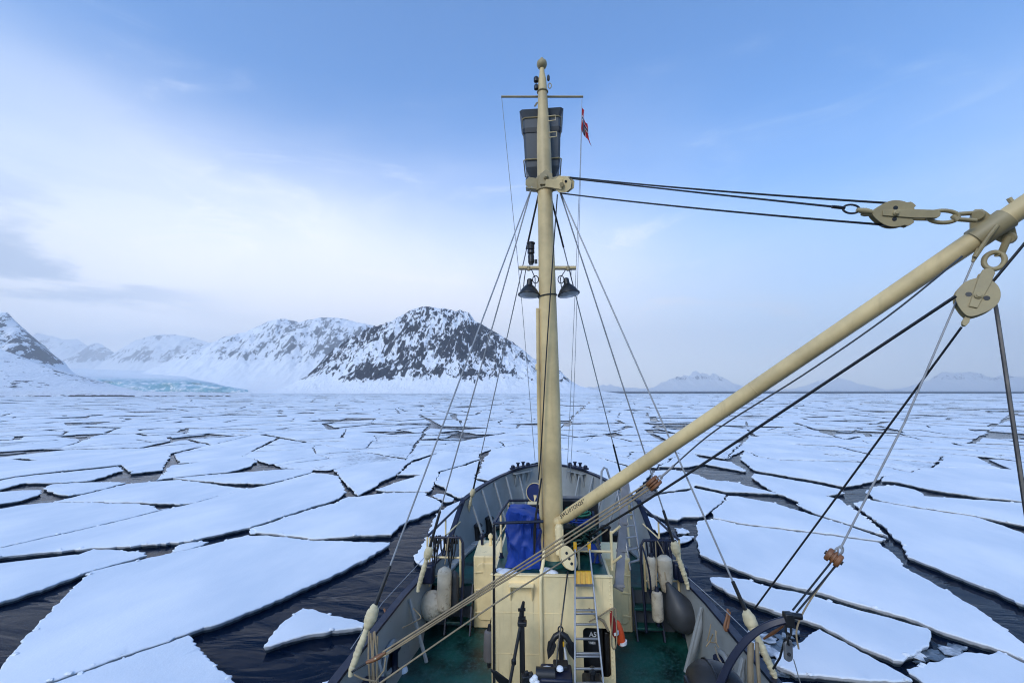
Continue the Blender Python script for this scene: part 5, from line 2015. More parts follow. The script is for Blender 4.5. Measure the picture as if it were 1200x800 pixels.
# ------------------------------------------------------------------ tackle blocks
def tackle_block(name, label, c, head, view, size, mat=BEIGE_DARK, tail=True, strap=0.62, horns=False, xs=1.0):
    """steel cheek block: c centre, head direction of its strap, view the direction its face looks"""
    h = head.normalized()
    v_ = (view - h * view.dot(h)).normalized()
    s_ = h.cross(v_)
    b = root(name, label, 'pulley block', c)
    out = []
    for k in range(56):
        a = 2 * math.pi * k / 56
        r_ = size
        x, y = math.cos(a) * r_, math.sin(a) * r_
        if x < 0:
            y *= 1 - 0.42 * (x / size) ** 2
            x *= 1.10
        elif horns and 0.45 < abs(math.sin(a)) < 0.80:
            x, y = x * 1.16, y * 1.16
        out.append((x * xs, y))
    tail_o = [(-size * 1.02, size * 0.12), (-size * 1.25, size * 0.16), (-size * 1.42, size * 0.1), (-size * 1.46, 0), (-size * 1.42, -size * 0.1), (-size * 1.25, -size * 0.16), (-size * 1.02, -size * 0.12)]
    th = size * 0.5
    sx2 = 2.6 if horns else 1.75
    for sg in (-1, 1):
        pl = MB().prism(out, 0.014, c + v_ * sg * th / 2, h, s_)
        if tail:
            pl.prism([(x * xs * 1.08, y) for x, y in tail_o], 0.016, c + v_ * sg * th * 0.18, h, s_)
        po = pl.build('cheek_plate', mat, b, bevel=0.003)
        st_ = MB().prism([(-size * 0.8, -size * 0.20), (size * 1.0, -size * 0.32), (size * sx2, -size * 0.30), (size * (sx2 + 0.15), -size * 0.16), (size * (sx2 + 0.19), 0), (size * (sx2 + 0.15), size * 0.16), (size * sx2, size * 0.30), (size * 1.0, size * 0.32), (-size * 0.8, size * 0.20)], 0.018, c + v_ * sg * (th / 2 + 0.014), h, s_)
        st_.build('strap', mat, po, bevel=0.005)
        MB().lathe(c + v_ * sg * (th / 2 + 0.02), v_ * sg, [(0, size * 0.2), (0.02, size * 0.2), (0.028, size * 0.12), (0.035, size * 0.12), (0.035, 0)], 14).build('pin_nut', mat, po)
        for dyy in (-0.42, 0.42):
            MB().lathe(c + v_ * sg * (th / 2 + 0.0075) + s_ * dyy * size, v_ * sg, [(0, size * 0.155), (0.003, size * 0.155), (0.003, 0)], 14).build('lightening_hole', BLACK, po)
    MB().lathe(c - v_ * th * 0.40, v_, [(0, size * 0.90), (th * 0.25, size * 0.74), (th * 0.55, size * 0.74), (th * 0.8, size * 0.90)], 28).build('sheave', DGREY, b)
    MB().bar(c + h * size * (sx2 - 0.2), c + h * size * (sx2 + 0.08), th * 1.0, size * 0.24, v_).build('head_bolt', mat, b)
    return b


def chain_link(label, a, c, wide, r, face, mat=BEIGE_DARK):
    """an oval link between two points"""
    d_ = (c - a)
    L_ = d_.length / 2 + r
    d_.normalize()
    f_ = (face - d_ * face.dot(d_)).normalized()
    return tag(MB().torus((a + c) / 2, d_, d_.cross(f_), L_, wide, r, 28, 10).build('chain_link', mat), label, 'chain link')


def zc_of(p):
    return -(RCAM.inverted() @ (SHIP.to_3x3() @ p - CAM_W)).z


bz = zc_of(c_mid)
# block 1, on the topping lift
k1 = deep(1046, 251.5, bz + 0.15)
h1 = deep(1093, 252.5, bz + 0.05) - k1
view1 = (SHIP_INV3 @ RCAM @ Vector((0.0, 0, 1))).normalized()
tackle_block('tackle_block', 'teardrop steel pulley block on the topping lift, left of the boom head', k1, h1, view1, 0.162, horns=True, xs=1.3)
e1, e2, e3 = deep(1094, 254, bz), deep(1118, 254.5, bz), deep(1146, 253, bz)
chain_link('horizontal oval chain link between the topping lift block and its shackle', deep(1090, 253.8, bz + 0.05), deep(1120, 254, bz), 0.072, 0.024, view1)
d_ = (e3 - e2)
tag(MB().tube([deep(1143, 258.5, bz - 0.05), deep(1122, 257, bz - 0.05), deep(1117, 254.5, bz), deep(1122, 251, bz + 0.05), deep(1143, 249.5, bz + 0.05)], 0.026, 10).lathe(lug_up + (CAM_S - lug_up).normalized() * 0.055, lug_up - CAM_S, [(0, 0.05), (0.02, 0.065), (0.09, 0.065), (0.11, 0.05)], 16).build('shackle', BEIGE_DARK), 'long bow shackle pinned to the upper lug of the boom head', 'shackle')
# block 2, hanging from the boom head
k2 = deep(1143.5, 349, bz - 0.05)
h2 = deep(1158, 316, bz - 0.03) - k2
view2 = ((CAM_S - k2).normalized() + (SHIP_INV3 @ RCAM @ Vector((0, 0, 1))) * 0.25).normalized()
tackle_block('tackle_block', 'larger steel pulley block hanging under the boom head at the right edge', k2, h2, view2, 0.185, xs=1.28)
chain_link('upright oval chain link above the hanging pulley block', deep(1162, 313, bz - 0.03), deep(1168, 298, bz), 0.085, 0.028, view2)
tag(MB().tube([deep(1169, 298, bz), deep(1172, 300, bz), deep(1181, 279, bz - 0.06), deep(1184, 278, bz)], 0.035, 10).lathe(lug_dn + (CAM_S - lug_dn).normalized() * 0.06, lug_dn - CAM_S, [(0, 0.055), (0.02, 0.07), (0.10, 0.07), (0.12, 0.05)], 16).build('shackle', BEIGE_DARK), 'stout shackle pinned to the lower lug of the boom head', 'shackle')

# masthead block
k0 = at(661, 216, y=MY - 0.30)
mk = root('masthead_block', 'eight-sided cream sheave block at the masthead hounds', 'pulley block', k0)
oct_ = [(0.20 * math.cos(R(22.5 + 45 * k)), 0.17 * math.sin(R(22.5 + 45 * k))) for k in range(8)]
v0_ = (CAM_S - k0).normalized()
v0_ = (v0_ + Vector((-0.35, 0, 0))).normalized()
ex_ = Vector((1, 0.1, -0.05))
ex_ = (ex_ - v0_ * ex_.dot(v0_)).normalized()
ey_ = v0_.cross(ex_)
for sg in (-1, 1):
    pl = MB().prism(oct_, 0.02, k0 + v0_ * 0.09 * sg, ex_, ey_).prism([(-0.36, -0.06), (0.0, -0.10), (0.0, 0.10), (-0.36, 0.08)], 0.02, k0 + v0_ * 0.112 * sg, ex_, ey_)
    po = pl.build('cheek_plate', BEIGE, mk, bevel=0.004)
    for a_, b2_ in ((0.07, 0.06), (-0.06, -0.07)):
        MB().lathe(k0 + v0_ * sg * 0.101 + ex_ * a_ + ey_ * b2_, v0_ * sg, [(0, 0.028), (0.003, 0.028), (0.003, 0)], 10).build('lightening_hole', BLACK, po)
    MB().lathe(k0 + v0_ * sg * 0.12, v0_ * sg, [(0, 0.045), (0.03, 0.045), (0.03, 0)], 12).build('pin_nut', BEIGE_DARK, po)
MB().lathe(k0 - v0_ * 0.07, v0_, [(0, 0.15), (0.04, 0.12), (0.10, 0.12), (0.14, 0.15)], 20).build('sheave', DGREY, mk)

# topping lift: three parts of black wire
line('topping_lift_wire', 'upper strand of the black topping lift from masthead to boom head', [deep(660, 207, 9.0), deep(1044, 238.3, bz + 0.16)], 0.0145, BLACK, 'wire', 0.03)
line('topping_lift_wire', 'lower strand of the black topping lift under the others', [deep(657, 226.5, 9.0), deep(1036, 263.5, bz + 0.16)], 0.0145, BLACK, 'wire', 0.03)
th = root('becket_wire', 'middle topping lift strand ending in an eye by the pulley block', 'wire', deep(985, 243.5, bz + 0.3))
MB().tube([deep(670, 209.5, 9.0), deep(830, 227, 6.95), deep(985, 243.2, bz + 0.3)], 0.0145, 6).build('strand', BLACK, th)
MB().tube([deep(975, 242.3, bz + 0.31), deep(990, 243.8, bz + 0.28)], 0.022, 8).build('ferrule', BLACK, th)
q0, q1_ = deep(989, 244, bz + 0.28), deep(1006, 246, bz + 0.22)
MB().torus((q0 + q1_) / 2, (q1_ - q0), (q1_ - q0).cross(view1), (q1_ - q0).length / 2 + 0.01, 0.055, 0.013).build('thimble', BLACK, th)
MB().tube([deep(1004, 246, bz + 0.22), deep(1014, 247.5, bz + 0.2), deep(1024, 249, bz + 0.18), deep(1034, 250, bz + 0.17)], [0.026, 0.04, 0.026, 0.03], 10).build('shackle', BEIGE_DARK, th)

# cargo runner and guys
line('cargo_runner', 'thick black cargo wire from the hanging block down to the left past the mast', [deep(1120, 347, bz - 0.05), deep(800, 559, 6.9), deep(713, 613.5, 8.0), deep(690, 628, 8.35)], 0.021, BLACK, 'wire')
line('cargo_runner', 'thick black wire leaving the hanging block down the right edge', [deep(1166.5, 357, bz - 0.02), deep(1172, 392, 5.0), deep(1200, 583, 4.4), deep(1218, 705, 4.1)], 0.020, BLACK, 'wire')
line('cargo_runner', 'black wire running up to the right out of the hanging block', [deep(1160, 334, bz - 0.05), deep(1200, 286, 5.0), deep(1260, 214, 4.8)], 0.016, BLACK, 'wire')
line('guy_pendant', 'black guy wire from the hanging block tail to the starboard bulwark', [deep(1127, 383, bz - 0.06), along(deep(1127, 383, bz - 0.06), deep(884, 713, 6.6), 560), deep(884, 713, 6.6)], 0.013, BLACK, 'wire')
line('span_wire', 'grey wire stretched close under the boom', [deep(1128, 300, bz - 0.02), deep(1040, 371, 5.6), deep(940, 440, 6.2), deep(840, 503, 6.85), deep(790, 545, 7.2)], 0.012, DGREY, 'wire')
w1 = deep(977, 653, 5.4)
gt = root('guy_wire', 'grey wire from the boom head down to the right-hand wooden block', 'wire', w1)
MB().tube([deep(1146, 291, bz), deep(1141, 306, bz), deep(1060, 495, 5.35), deep(986, 640, 5.4)], [0.010, 0.010, 0.0115, 0.0115], 6).build('strand', STEEL, gt)
MB().tube([deep(1146, 291, bz), deep(1143, 300, bz), deep(1140, 307, bz)], [0.014, 0.026, 0.014], 8).build('splice', BEIGE_DARK, gt)
MB().torus(deep(985, 644, 5.4), (0.3, 0, 1), (1, 0, -0.3), 0.05, 0.03, 0.010).build('eye', STEEL, gt)


def wooden_block(label, c, axis, view, r=0.10):
    b = root('wooden_block', label, 'pulley block', c)
    h = axis.normalized()
    v_ = (view - h * view.dot(h)).normalized()
    s_ = h.cross(v_)
    MB().lathe(c - s_ * 0.085, s_, [(0, 0.02), (0.005, r * 0.85), (0.02, r), (0.055, r), (0.058, r * 0.7), (0.072, r * 0.7), (0.075, r), (0.095, r), (0.098, r * 0.7), (0.112, r * 0.7), (0.115, r), (0.15, r), (0.165, r * 0.85), (0.17, 0.02)], 22).build('shell', WOOD, b)
    MB().lathe(c - s_ * 0.10, s_, [(0, 0.02), (0.0, 0.025), (0.20, 0.025), (0.20, 0)], 10).build('pin', BLACK, b)
    MB().torus(c + h * (r + 0.02), h, s_, 0.045, 0.03, 0.010).build('becket', STEEL, b)
    return b


w2 = deep(766, 566, 7.3)
wooden_block('brown wooden tackle block just below the boom, on the port guy', w2, deep(790, 545, 7.2) - w2, (CAM_S - w2).normalized(), 0.125)
line('block_shackle', 'small galvanised shackle above the wooden block under the boom', [w2 + (deep(790, 545, 7.2) - w2).normalized() * 0.14, deep(780, 554, 7.25), deep(790, 545, 7.2)], 0.02, STEEL, 'shackle')
wooden_block('brown wooden tackle block hanging over the floes at the right, above the davit', w1, deep(986, 640, 5.4) - w1, (CAM_S - w1).normalized(), 0.085)
for k, (a_, b2_) in enumerate(((-2.5, -1.5), (0, 1), (2.5, 2))):
    line('guy_fall', ['upper', 'middle', 'lower'][k] + ' tan rope of the tackle crossing in front of the mast to the port bulwark',
         [deep(762 + a_ * 0.8, 568 + a_ * 1.2, 7.3), deep(650, 640 + a_ * 2.0, 6.75), deep(560, 696 + a_ * 1.2, 6.35), deep(450 + b2_, 765 + b2_, 6.05)], 0.013, ROPE)
ff_ = root('tackle_hook', 'orange-tinged lower hook block of the tackle at the port bulwark', 'hook', deep(438, 772, 6.0))
MB().tube([deep(452, 764, 6.05), deep(444, 769, 6.03), deep(437, 773, 6.0), deep(429, 776, 5.98)], [0.018, 0.035, 0.028, 0.02], 10).build('hook', WOOD, ff_)
MB().tube([deep(452, 767, 6.05), deep(440, 771, 6.0), deep(430, 777, 5.98)], 0.015, 8).build('lashing', WRAP, ff_)
MB().tube([deep(430, 776, 5.98), deep(412, 787, 5.9)], 0.014, 8).build('strop', BLACK, ff_)
line('hauling_rope', 'single tan rope passing low across the deckhouse to the lower left', [deep(712, 620, 7.9), deep(660, 657, 7.3), deep(580, 707, 6.6), deep(448, 798, 5.9), deep(420, 818, 5.75)], 0.012, ROPE)
for k, yy in enumerate((-1.4, 1.6)):
    line('guy_fall', ['first', 'second'][k] + ' dark rope from the right-hand wooden block to the davit head', [w1 + Vector((yy * 0.03, 0, -0.06)), deep(931 + yy * 1.5, 716 + yy, 5.2)], 0.011, BLACK)
line('guy_fall', 'slack tan rope leaving the right-hand wooden block past the davit head', [w1 + Vector((0.03, 0, -0.07)), deep(950, 702, 5.25), deep(934, 735, 5.1), deep(936, 760, 5.05)], 0.010, ROPE)
# ------------------------------------------------------------------ gear round the deckhouse
# aluminium ladder leaning on the front
def lad(px, py, y):
    return at(px, py, y=y)


lad_o = root('aluminium_ladder', 'aluminium ladder with yellow fittings leaning on the deckhouse front', 'ladder', at(690, 800, y=7.25))
Ltop, Lbot = at(674, 641, y=8.36), at(673.5, 838, y=7.15)
Rtop, Rbot = at(690.5, 641, y=8.36), at(711, 838, y=7.15)
for a, c in ((Ltop, Lbot), (Rtop, Rbot)):
    MB().bar(a, c, 0.028, 0.075, (0, -1, 0.4)).build('stile', ALU, lad_o, bevel=0.005)
for py in (700, 714.5, 718.5, 731, 748, 765, 768.5, 783, 800, 818):
    p, q = along(Ltop, Lbot, py), along(Rtop, Rbot, py)
    MB().bar(p, q, 0.035, 0.028).build('rung', ALU, lad_o, bevel=0.006)
p, q = along(Ltop, Lbot, 669), along(Rtop, Rbot, 669)
p2, q2 = along(Ltop, Lbot, 683), along(Rtop, Rbot, 683)
yp = MB()
n_ = 7
for k in range(n_):
    t0, t1 = k / n_, (k + 1) / n_
    off = Vector((0, -0.035 if k % 2 else -0.012, 0))
    yp.add([p.lerp(q, t0) + off, p.lerp(q, t1) + off, p2.lerp(q2, t1) + off, p2.lerp(q2, t0) + off, p.lerp(q, t0) + Vector((0, 0.03, 0)), p.lerp(q, t1) + Vector((0, 0.03, 0)), p2.lerp(q2, t1) + Vector((0, 0.03, 0)), p2.lerp(q2, t0) + Vector((0, 0.03, 0))],
           [(0, 1, 2, 3), (7, 6, 5, 4), (0, 4, 5, 1), (3, 2, 6, 7), (0, 3, 7, 4), (1, 5, 6, 2)])
yp.build('foot_tray', YELLOW, lad_o)
MB().bar(p2 + Vector((0, -0.05, -0.01)), q2 + Vector((0, -0.05, -0.01)), 0.03, 0.03).build('rung', ALU, lad_o)
for t in (Ltop, Rtop):
    MB().box(t + Vector((0, 0, 0.02)), (0.06, 0.10, 0.13)).build('end_cap', YELLOW, lad_o, bevel=0.012)
MB().bar(Ltop + Vector((0, 0, -0.02)), Rtop + Vector((0, 0, -0.02)), 0.05, 0.05).build('rung', ALU, lad_o)

# upright anchor lashed to the front
ak = at(657, 743, y=7.92)
an = root('anchor', 'black stocked anchor stored crown-up against the deckhouse front', 'anchor', (ak.x, 7.92, DECK))
MB().tube([(ak.x, 7.92, DECK + 0.35), (ak.x + 0.005, 7.92, ak.z)], [0.035, 0.05], 10).build('shank', BLACK, an)
for s in (-1, 1):
    pts = [Vector((ak.x, 7.92, ak.z + 0.02)), Vector((ak.x + s * 0.09, 7.90, ak.z - 0.02)), Vector((ak.x + s * 0.16, 7.89, ak.z - 0.12)), Vector((ak.x + s * 0.20, 7.88, ak.z - 0.26))]
    MB().tube(pts, [0.05, 0.05, 0.042, 0.02], 10).build('arm', BLACK, an)
    c = Vector((ak.x + s * 0.165, 7.875, ak.z - 0.19))
    d = Vector((s * 0.28, 0, -1)).normalized()
    MB().prism([(-0.15, 0.0), (-0.07, 0.075), (0.06, 0.06), (0.19, 0.0), (0.06, -0.06), (-0.07, -0.075)], 0.025, c, d, Vector((1, 0.4 * s, 0.28 * s))).build('fluke', BLACK, an, bevel=0.005)
MB().torus((ak.x, 7.92, ak.z + 0.08), (1, 0, 0), (0, 0, 1), 0.04, 0.05, 0.012).build('ring', BLACK, an)
MB().tube([(ak.x + 0.05, 7.9, ak.z - 0.13), (ak.x + 0.075, 7.88, ak.z - 0.3), (ak.x + 0.12, 7.87, ak.z - 0.62)], [0.012, 0.02, 0.028], 8).build('white_lead', WHITE, an)
MB().box((ak.x + 0.045, 7.865, ak.z - 0.12), (0.025, 0.02, 0.07)).build('yellow_tag', YELLOW, an)
# rope from the mast-foot block to the anchor winch
hk = at(666, 654, y=8.30)
line('winch_rope', 'black rope falling from the mast-foot block to the winch below', [hk + Vector((-0.02, -0.06, -0.2)), at(660, 712, y=7.75), at(653, 768, y=7.45), at(651, 800, y=7.35)], 0.013, BLACK)

# pulley at the mast foot
mp = root('foot_block', 'cream cheek block lashed to the mast foot above the ladder', 'pulley block', hk)
vv = Vector((0.25, -1, 0.3)).normalized()
hx_ = Vector((-0.45, 0.05, 1)).normalized()
hx_ = (hx_ - vv * hx_.dot(vv)).normalized()
sx_ = hx_.cross(vv)
oval = [(0.20 * math.cos(2 * math.pi * k / 20) * (1.15 if math.cos(2 * math.pi * k / 20) > 0 else 1), 0.135 * math.sin(2 * math.pi * k / 20)) for k in range(20)]
for sg in (-1, 1):
    po = MB().prism(oval, 0.014, hk + vv * 0.055 * sg, hx_, sx_).build('cheek_plate', BEIGE, mp, bevel=0.004)
    for t in (-0.09, 0.0, 0.10):
        MB().lathe(hk + vv * sg * 0.0625 + hx_ * t, vv * sg, [(0, 0.026), (0.003, 0.026), (0.003, 0)], 12).build('hole', BLACK, po)
MB().lathe(hk - vv * 0.045, vv, [(0, 0.125), (0.03, 0.10), (0.06, 0.10), (0.09, 0.125)], 20).build('sheave', DGREY, mp)
MB().tube([hk + hx_ * 0.18, hk + hx_ * 0.32 + Vector((-0.02, 0.05, 0))], 0.03, 8).build('shackle', BEIGE, mp)

# folding davit post
dp = at(612, 760, y=7.62)
dv_ = root('davit_post', 'slim black davit post with a raking strut in front of the deckhouse', 'davit', (dp.x, 7.62, DECK))
zt = at(613, 728, y=7.62).z
MB().box((dp.x, 7.62, (DECK + zt) / 2), (0.085, 0.085, zt - DECK)).build('post', BLACK, dv_, bevel=0.01)
MB().box((dp.x + 0.005, 7.62, zt - 0.02), (0.15, 0.12, 0.07)).build('hinge_head', BLACK, dv_, bevel=0.015)
MB().tube([(dp.x - 0.01, 7.62, zt), (dp.x + 0.005, 7.61, zt + 0.18), (dp.x + 0.035, 7.60, zt + 0.32)], [0.045, 0.04, 0.022], 8).build('folded_arm', BLACK, dv_)
for k, zz in enumerate((0.07, 0.20)):
    MB().bar((dp.x - 0.055, 7.58, zt + zz), (dp.x + 0.065, 7.58, zt + zz + 0.01), 0.04, 0.035).build('clamp', BLACK, dv_)
sb = at(598, 797, y=7.35)
MB().tube([(dp.x - 0.02, 7.60, zt - 0.03), (sb.x, 7.35, sb.z), (sb.x - 0.06, 7.25, sb.z - 0.3)], 0.026, 8).build('strut', BLACK, dv_)
sc_ = along(Vector((dp.x - 0.02, 7.60, zt - 0.03)), Vector((sb.x, 7.35, sb.z)), 775)
MB().lathe(sc_ - Vector((0, 0, 0.04)), (0, 0, 1), [(0, 0.03), (0.01, 0.04), (0.07, 0.04), (0.08, 0.03)], 10).build('strut_collar', BLACK, dv_)
fin = at(586, 790, y=7.45)
tag(MB().prism([(-0.20, 0.16), (-0.10, 0.12), (0.10, -0.05), (0.22, -0.22), (0.06, -0.22), (-0.10, -0.05)], 0.03, fin + Vector((0.05, 0, -0.05)), (1, 0, 0), (0, -0.3, 1)).build('anchor_fluke', BLACK, bevel=0.006), 'black spade-shaped fluke resting on deck left of the davit post', 'anchor fluke')

# anchor winch at the foot of the frame, dusted with snow
aw = root('deck_winch', 'squat black deck winch dusted with snow below the anchor', 'winch', (0.1, 7.3, DECK))
w0, w1_ = at(633, 796, y=7.3), at(671, 796, y=7.3)
MB().box(((w0.x + w1_.x) / 2, 7.42, (DECK + w0.z + 0.06) / 2), (w1_.x - w0.x, 0.42, w0.z + 0.06 - DECK)).build('casing', NAVY, aw, bevel=0.03)
p = at(657, 783, y=7.5)
MB().box((p.x, 7.55, p.z - 0.02), (0.24, 0.2, 0.16)).build('gear_box', BLACK, aw, bevel=0.02)
p = at(640, 790, y=7.3)
MB().cyl((p.x - 0.16, 7.34, p.z - 0.02), (p.x + 0.14, 7.34, p.z - 0.02), 0.10, 16).build('drum', BLACK, aw)
for px, py, sx, sy in ((641, 785.5, 0.17, 0.10), (656, 783.5, 0.10, 0.06)):
    p = at(px, py, y=7.36)
    MB().lathe((p.x, 7.40, p.z - 0.03), (0, 0, 1), [(0, sx * 0.6), (0.03, sx * 0.55), (0.05, sx * 0.3), (0.055, 0)], 10).build('snow_cap', SNOWLUMP, aw)
c_ = root('chain_stopper', 'small black chain stopper with snow crumbs beside the davit post', 'stopper', at(620, 800, y=7.3))
for px, py, s in ((616, 793, 0.13), (622, 788, 0.07), (617, 786, 0.06)):
    p = at(px, py, y=7.3)
    MB().box((p.x, 7.3, p.z - 0.03), (s, s, s * 1.1), Matrix.Rotation(0.3, 3, 'Z')).build('jaw', BLACK, c_, bevel=0.012)
for px, py in ((624, 795), (629, 797), (627, 792)):
    p = at(px, py, y=7.25)
    MB().lathe(p - Vector((0, 0, 0.03)), (0, 0, 1), [(0, 0.05), (0.03, 0.045), (0.05, 0.02), (0.055, 0)], 8).build('snow_crumb', SNOWLUMP, c_)
r_ = root('rope_reel', 'black pump with a round valve wheel at the foot of the ladder', 'pump', at(692, 800, y=7.45))
p = at(694, 795, y=7.5)
MB().box((p.x, 7.55, (p.z + DECK) / 2), (0.30, 0.25, p.z - DECK)).build('body', BLACK, r_, bevel=0.03)
p = at(694, 783, y=7.5)
MB().lathe((p.x, 7.48, p.z), (0, -1, 0), [(0, 0.06), (0.05, 0.06), (0.06, 0.03), (0.09, 0.03), (0.09, 0)], 14).build('valve_wheel', BLACK, r_)
MB().cyl((p.x, 7.5, p.z - 0.2), (p.x, 7.5, p.z), 0.04, 10).build('neck', BLACK, r_)

# orange throw bags hanging on the starboard corner of the house
for k, (px, py, w, h, mt, lab) in enumerate(((728.5, 742, 0.085, 0.43, ORANGE, 'orange life-saving bag with white band hung outside the deckhouse corner'), (717.5, 730, 0.06, 0.46, DRED, 'dark red throw-line bag hung inside the deckhouse doorway'))):
    p = at(px, py, y=FY + (0.12 if k == 0 else 0.02))
    if k == 0:
        p.x = HW + 0.10
    b = root('rescue_bag', lab, 'rescue bag', (p.x, p.y, p.z - h / 2))
    MB().lathe(p + Vector((-0.02, 0, h / 2)), Vector((0.13, 0, -1)), [(0, 0.015), (0.03, w * 0.5), (h * 0.35, w * 0.85), (h * 0.7, w), (h * 0.9, w * 0.75), (h, 0.02)], 14).build('bag', mt, b)
    MB().lathe(p + Vector((0.045, 0, -h * 0.27)), Vector((0.13, 0, -1)), [(0, w * 1.01), (0.05, w * 0.93)], 14).build('white_band', WHITE, b)
hb_ = at(719, 712, y=FY - 0.05)
line('hanging_rope', 'pale rope looped over the corner hook beside the doorway', [at(690, 728, y=FY - 0.12), at(702, 722, y=FY - 0.1), hb_, at(722, 722, y=FY - 0.08), at(722.5, 752, y=FY - 0.08), at(719, 760, y=FY - 0.08), at(716.5, 750, y=FY - 0.08), at(718.5, 715, y=FY - 0.06)], 0.012, ROPE)
line('hanging_rope', 'frayed pale rope hanging across the dark doorway', [at(690, 712, y=FY - 0.06), at(698, 722, y=FY - 0.08), at(707, 727, y=FY - 0.06), at(713, 739, y=FY - 0.05)], [0.010, 0.012, 0.026, 0.016], ROPE)

# ------------------------------------------------------------------ starboard top of the house: ropes, machinery, gangplank, steps
hm = root('hydraulic_winch', 'black cargo winch heaped with gear right of the mast', 'winch', (1.0, 9.4, TOPZ))
MB().box((0.52, 9.55, TOPZ + 0.30), (0.75, 0.7, 0.55)).build('bed', BLACK, hm, bevel=0.04)
MB().cyl((0.15, 9.25, TOPZ + 0.55), (0.86, 9.25, TOPZ + 0.55), 0.22, 20).build('drum', BLACK, hm)
for x in (0.17, 0.52, 0.87):
    MB().cyl((x - 0.02, 9.25, TOPZ + 0.55), (x + 0.02, 9.25, TOPZ + 0.55), 0.30, 24).build('drum_flange', NAVY, hm)
MB().box((0.60, 9.75, TOPZ + 0.70), (0.86, 0.3, 0.62)).build('motor_case', BLACK, hm, bevel=0.05)
MB().tube([(0.92, 9.3, TOPZ + 0.2), (0.95, 9.1, TOPZ + 0.45), (0.90, 9.0, TOPZ + 0.25)], 0.05, 8).build('hose', NAVY, hm)
MB().cyl((0.86, 8.9, TOPZ + 0.02), (0.86, 8.9, TOPZ + 0.34), 0.10, 14).build('canister', TARP, hm)
rr = random.Random(8)
for k, (px, py, mt, lab) in enumerate(((677, 600, GROPE, 'coiled green mooring rope heaped on the winch right of the mast'), (678, 609, TARP, 'blue rope coil lying under the green one right of the mast'))):
    c = at(px, py, y=9.2)
    rc = MB()
    for i in range(6):
        rc.torus(c + Vector((rr.uniform(-0.03, 0.03), rr.uniform(-0.03, 0.03), i * 0.018 - 0.03)), (1, 0, rr.uniform(-0.1, 0.1)), (0, 1, rr.uniform(-0.05, 0.2)), 0.23 + rr.uniform(-0.05, 0.05), 0.17 + rr.uniform(-0.03, 0.03), 0.018, 26, 6)
    tag(rc.build('rope_coil', mt), lab, 'rope coil')
nt_ = MB()
for k in range(34):
    c = at(rr.uniform(668, 702), rr.uniform(616, 646), y=rr.uniform(8.75, 9.05))
    pts = [c + Vector((rr.uniform(-0.13, 0.13), rr.uniform(-0.05, 0.05), rr.uniform(-0.10, 0.08))) for _ in range(5)]
    nt_.tube(pts, rr.uniform(0.008, 0.016), 5)
tag(nt_.build('hose_tangle', paint('dark_green_hose', (0.01, 0.05, 0.04), 0.5, (0.03, 0.05, 0.05), 0.6, 9.0)), 'tangle of dark green lines heaped beside the mast foot', 'tangled lines')
bl = MB()
for k in range(12):
    c = at(rr.uniform(694, 706), rr.uniform(618, 655), y=8.8)
    bl.tube([c, c + Vector((rr.uniform(-0.06, 0.06), rr.uniform(-0.04, 0.04), -rr.uniform(0.05, 0.16)))], rr.uniform(0.012, 0.03), 6)
tag(bl.build('hanging_lines', DGREY), 'grey and blue rope ends hanging by the short cream railing', 'rope ends')

pk0, pk1 = at(725, 690, y=8.38), at(733, 566, y=10.7)
gp = root('gangplank', 'weathered grey gangplank propped against the starboard side of the deckhouse', 'gangplank', pk0)
MB().bar(pk0, pk1, 0.17, 0.05, (0.4, -1, 0.6)).build('plank', GREYWOOD, gp, bevel=0.008)
for t in (0.02, 0.30, 0.55, 0.8):
    c = pk0.lerp(pk1, t)
    MB().bar(c + Vector((-0.10, -0.03, 0.02)), c + Vector((0.10, -0.03, 0.02)), 0.05, 0.035, (0, -1, 0.6)).build('cleat', GREYWOOD, gp, bevel=0.005)
st_ = root('steel_steps', 'grey steel ladder with tubular stiles standing right of the gangplank', 'ladder', at(742, 668, y=10.1))
s1a, s1b = at(739, 668, y=10.15), at(722, 566, y=11.2)
s2a, s2b = at(752, 664, y=10.15), at(736, 566, y=11.2)
for a, c in ((s1a, s1b), (s2a, s2b)):
    MB().tube([a, c], 0.026, 8).build('stile', ALU, st_)
for k in range(7):
    t = 0.08 + k * 0.13
    MB().bar(s1a.lerp(s1b, t), s2a.lerp(s2b, t), 0.07, 0.02).build('tread', STEEL, st_)
l1, l2 = at(706, 580, y=12.3), at(714, 545, y=12.3)
MB().tube([at(704, 582, y=12.6), at(705, 552, y=12.8), at(708, 547.5, y=12.8), at(711, 549, y=12.8), at(719, 575, y=12.6)], 0.03, 8).build('grab_loop', STEEL, st_)
line('lashing_rope', 'pale wrapped rope tied to the starboard bow plating under the boom', [at(728, 572, y=12.0), at(731, 590, y=11.8), at(736, 618, y=11.6), at(738, 640, y=11.4)], [0.02, 0.035, 0.03, 0.02], WRAP)
wb = at(730, 668, y=10.3)

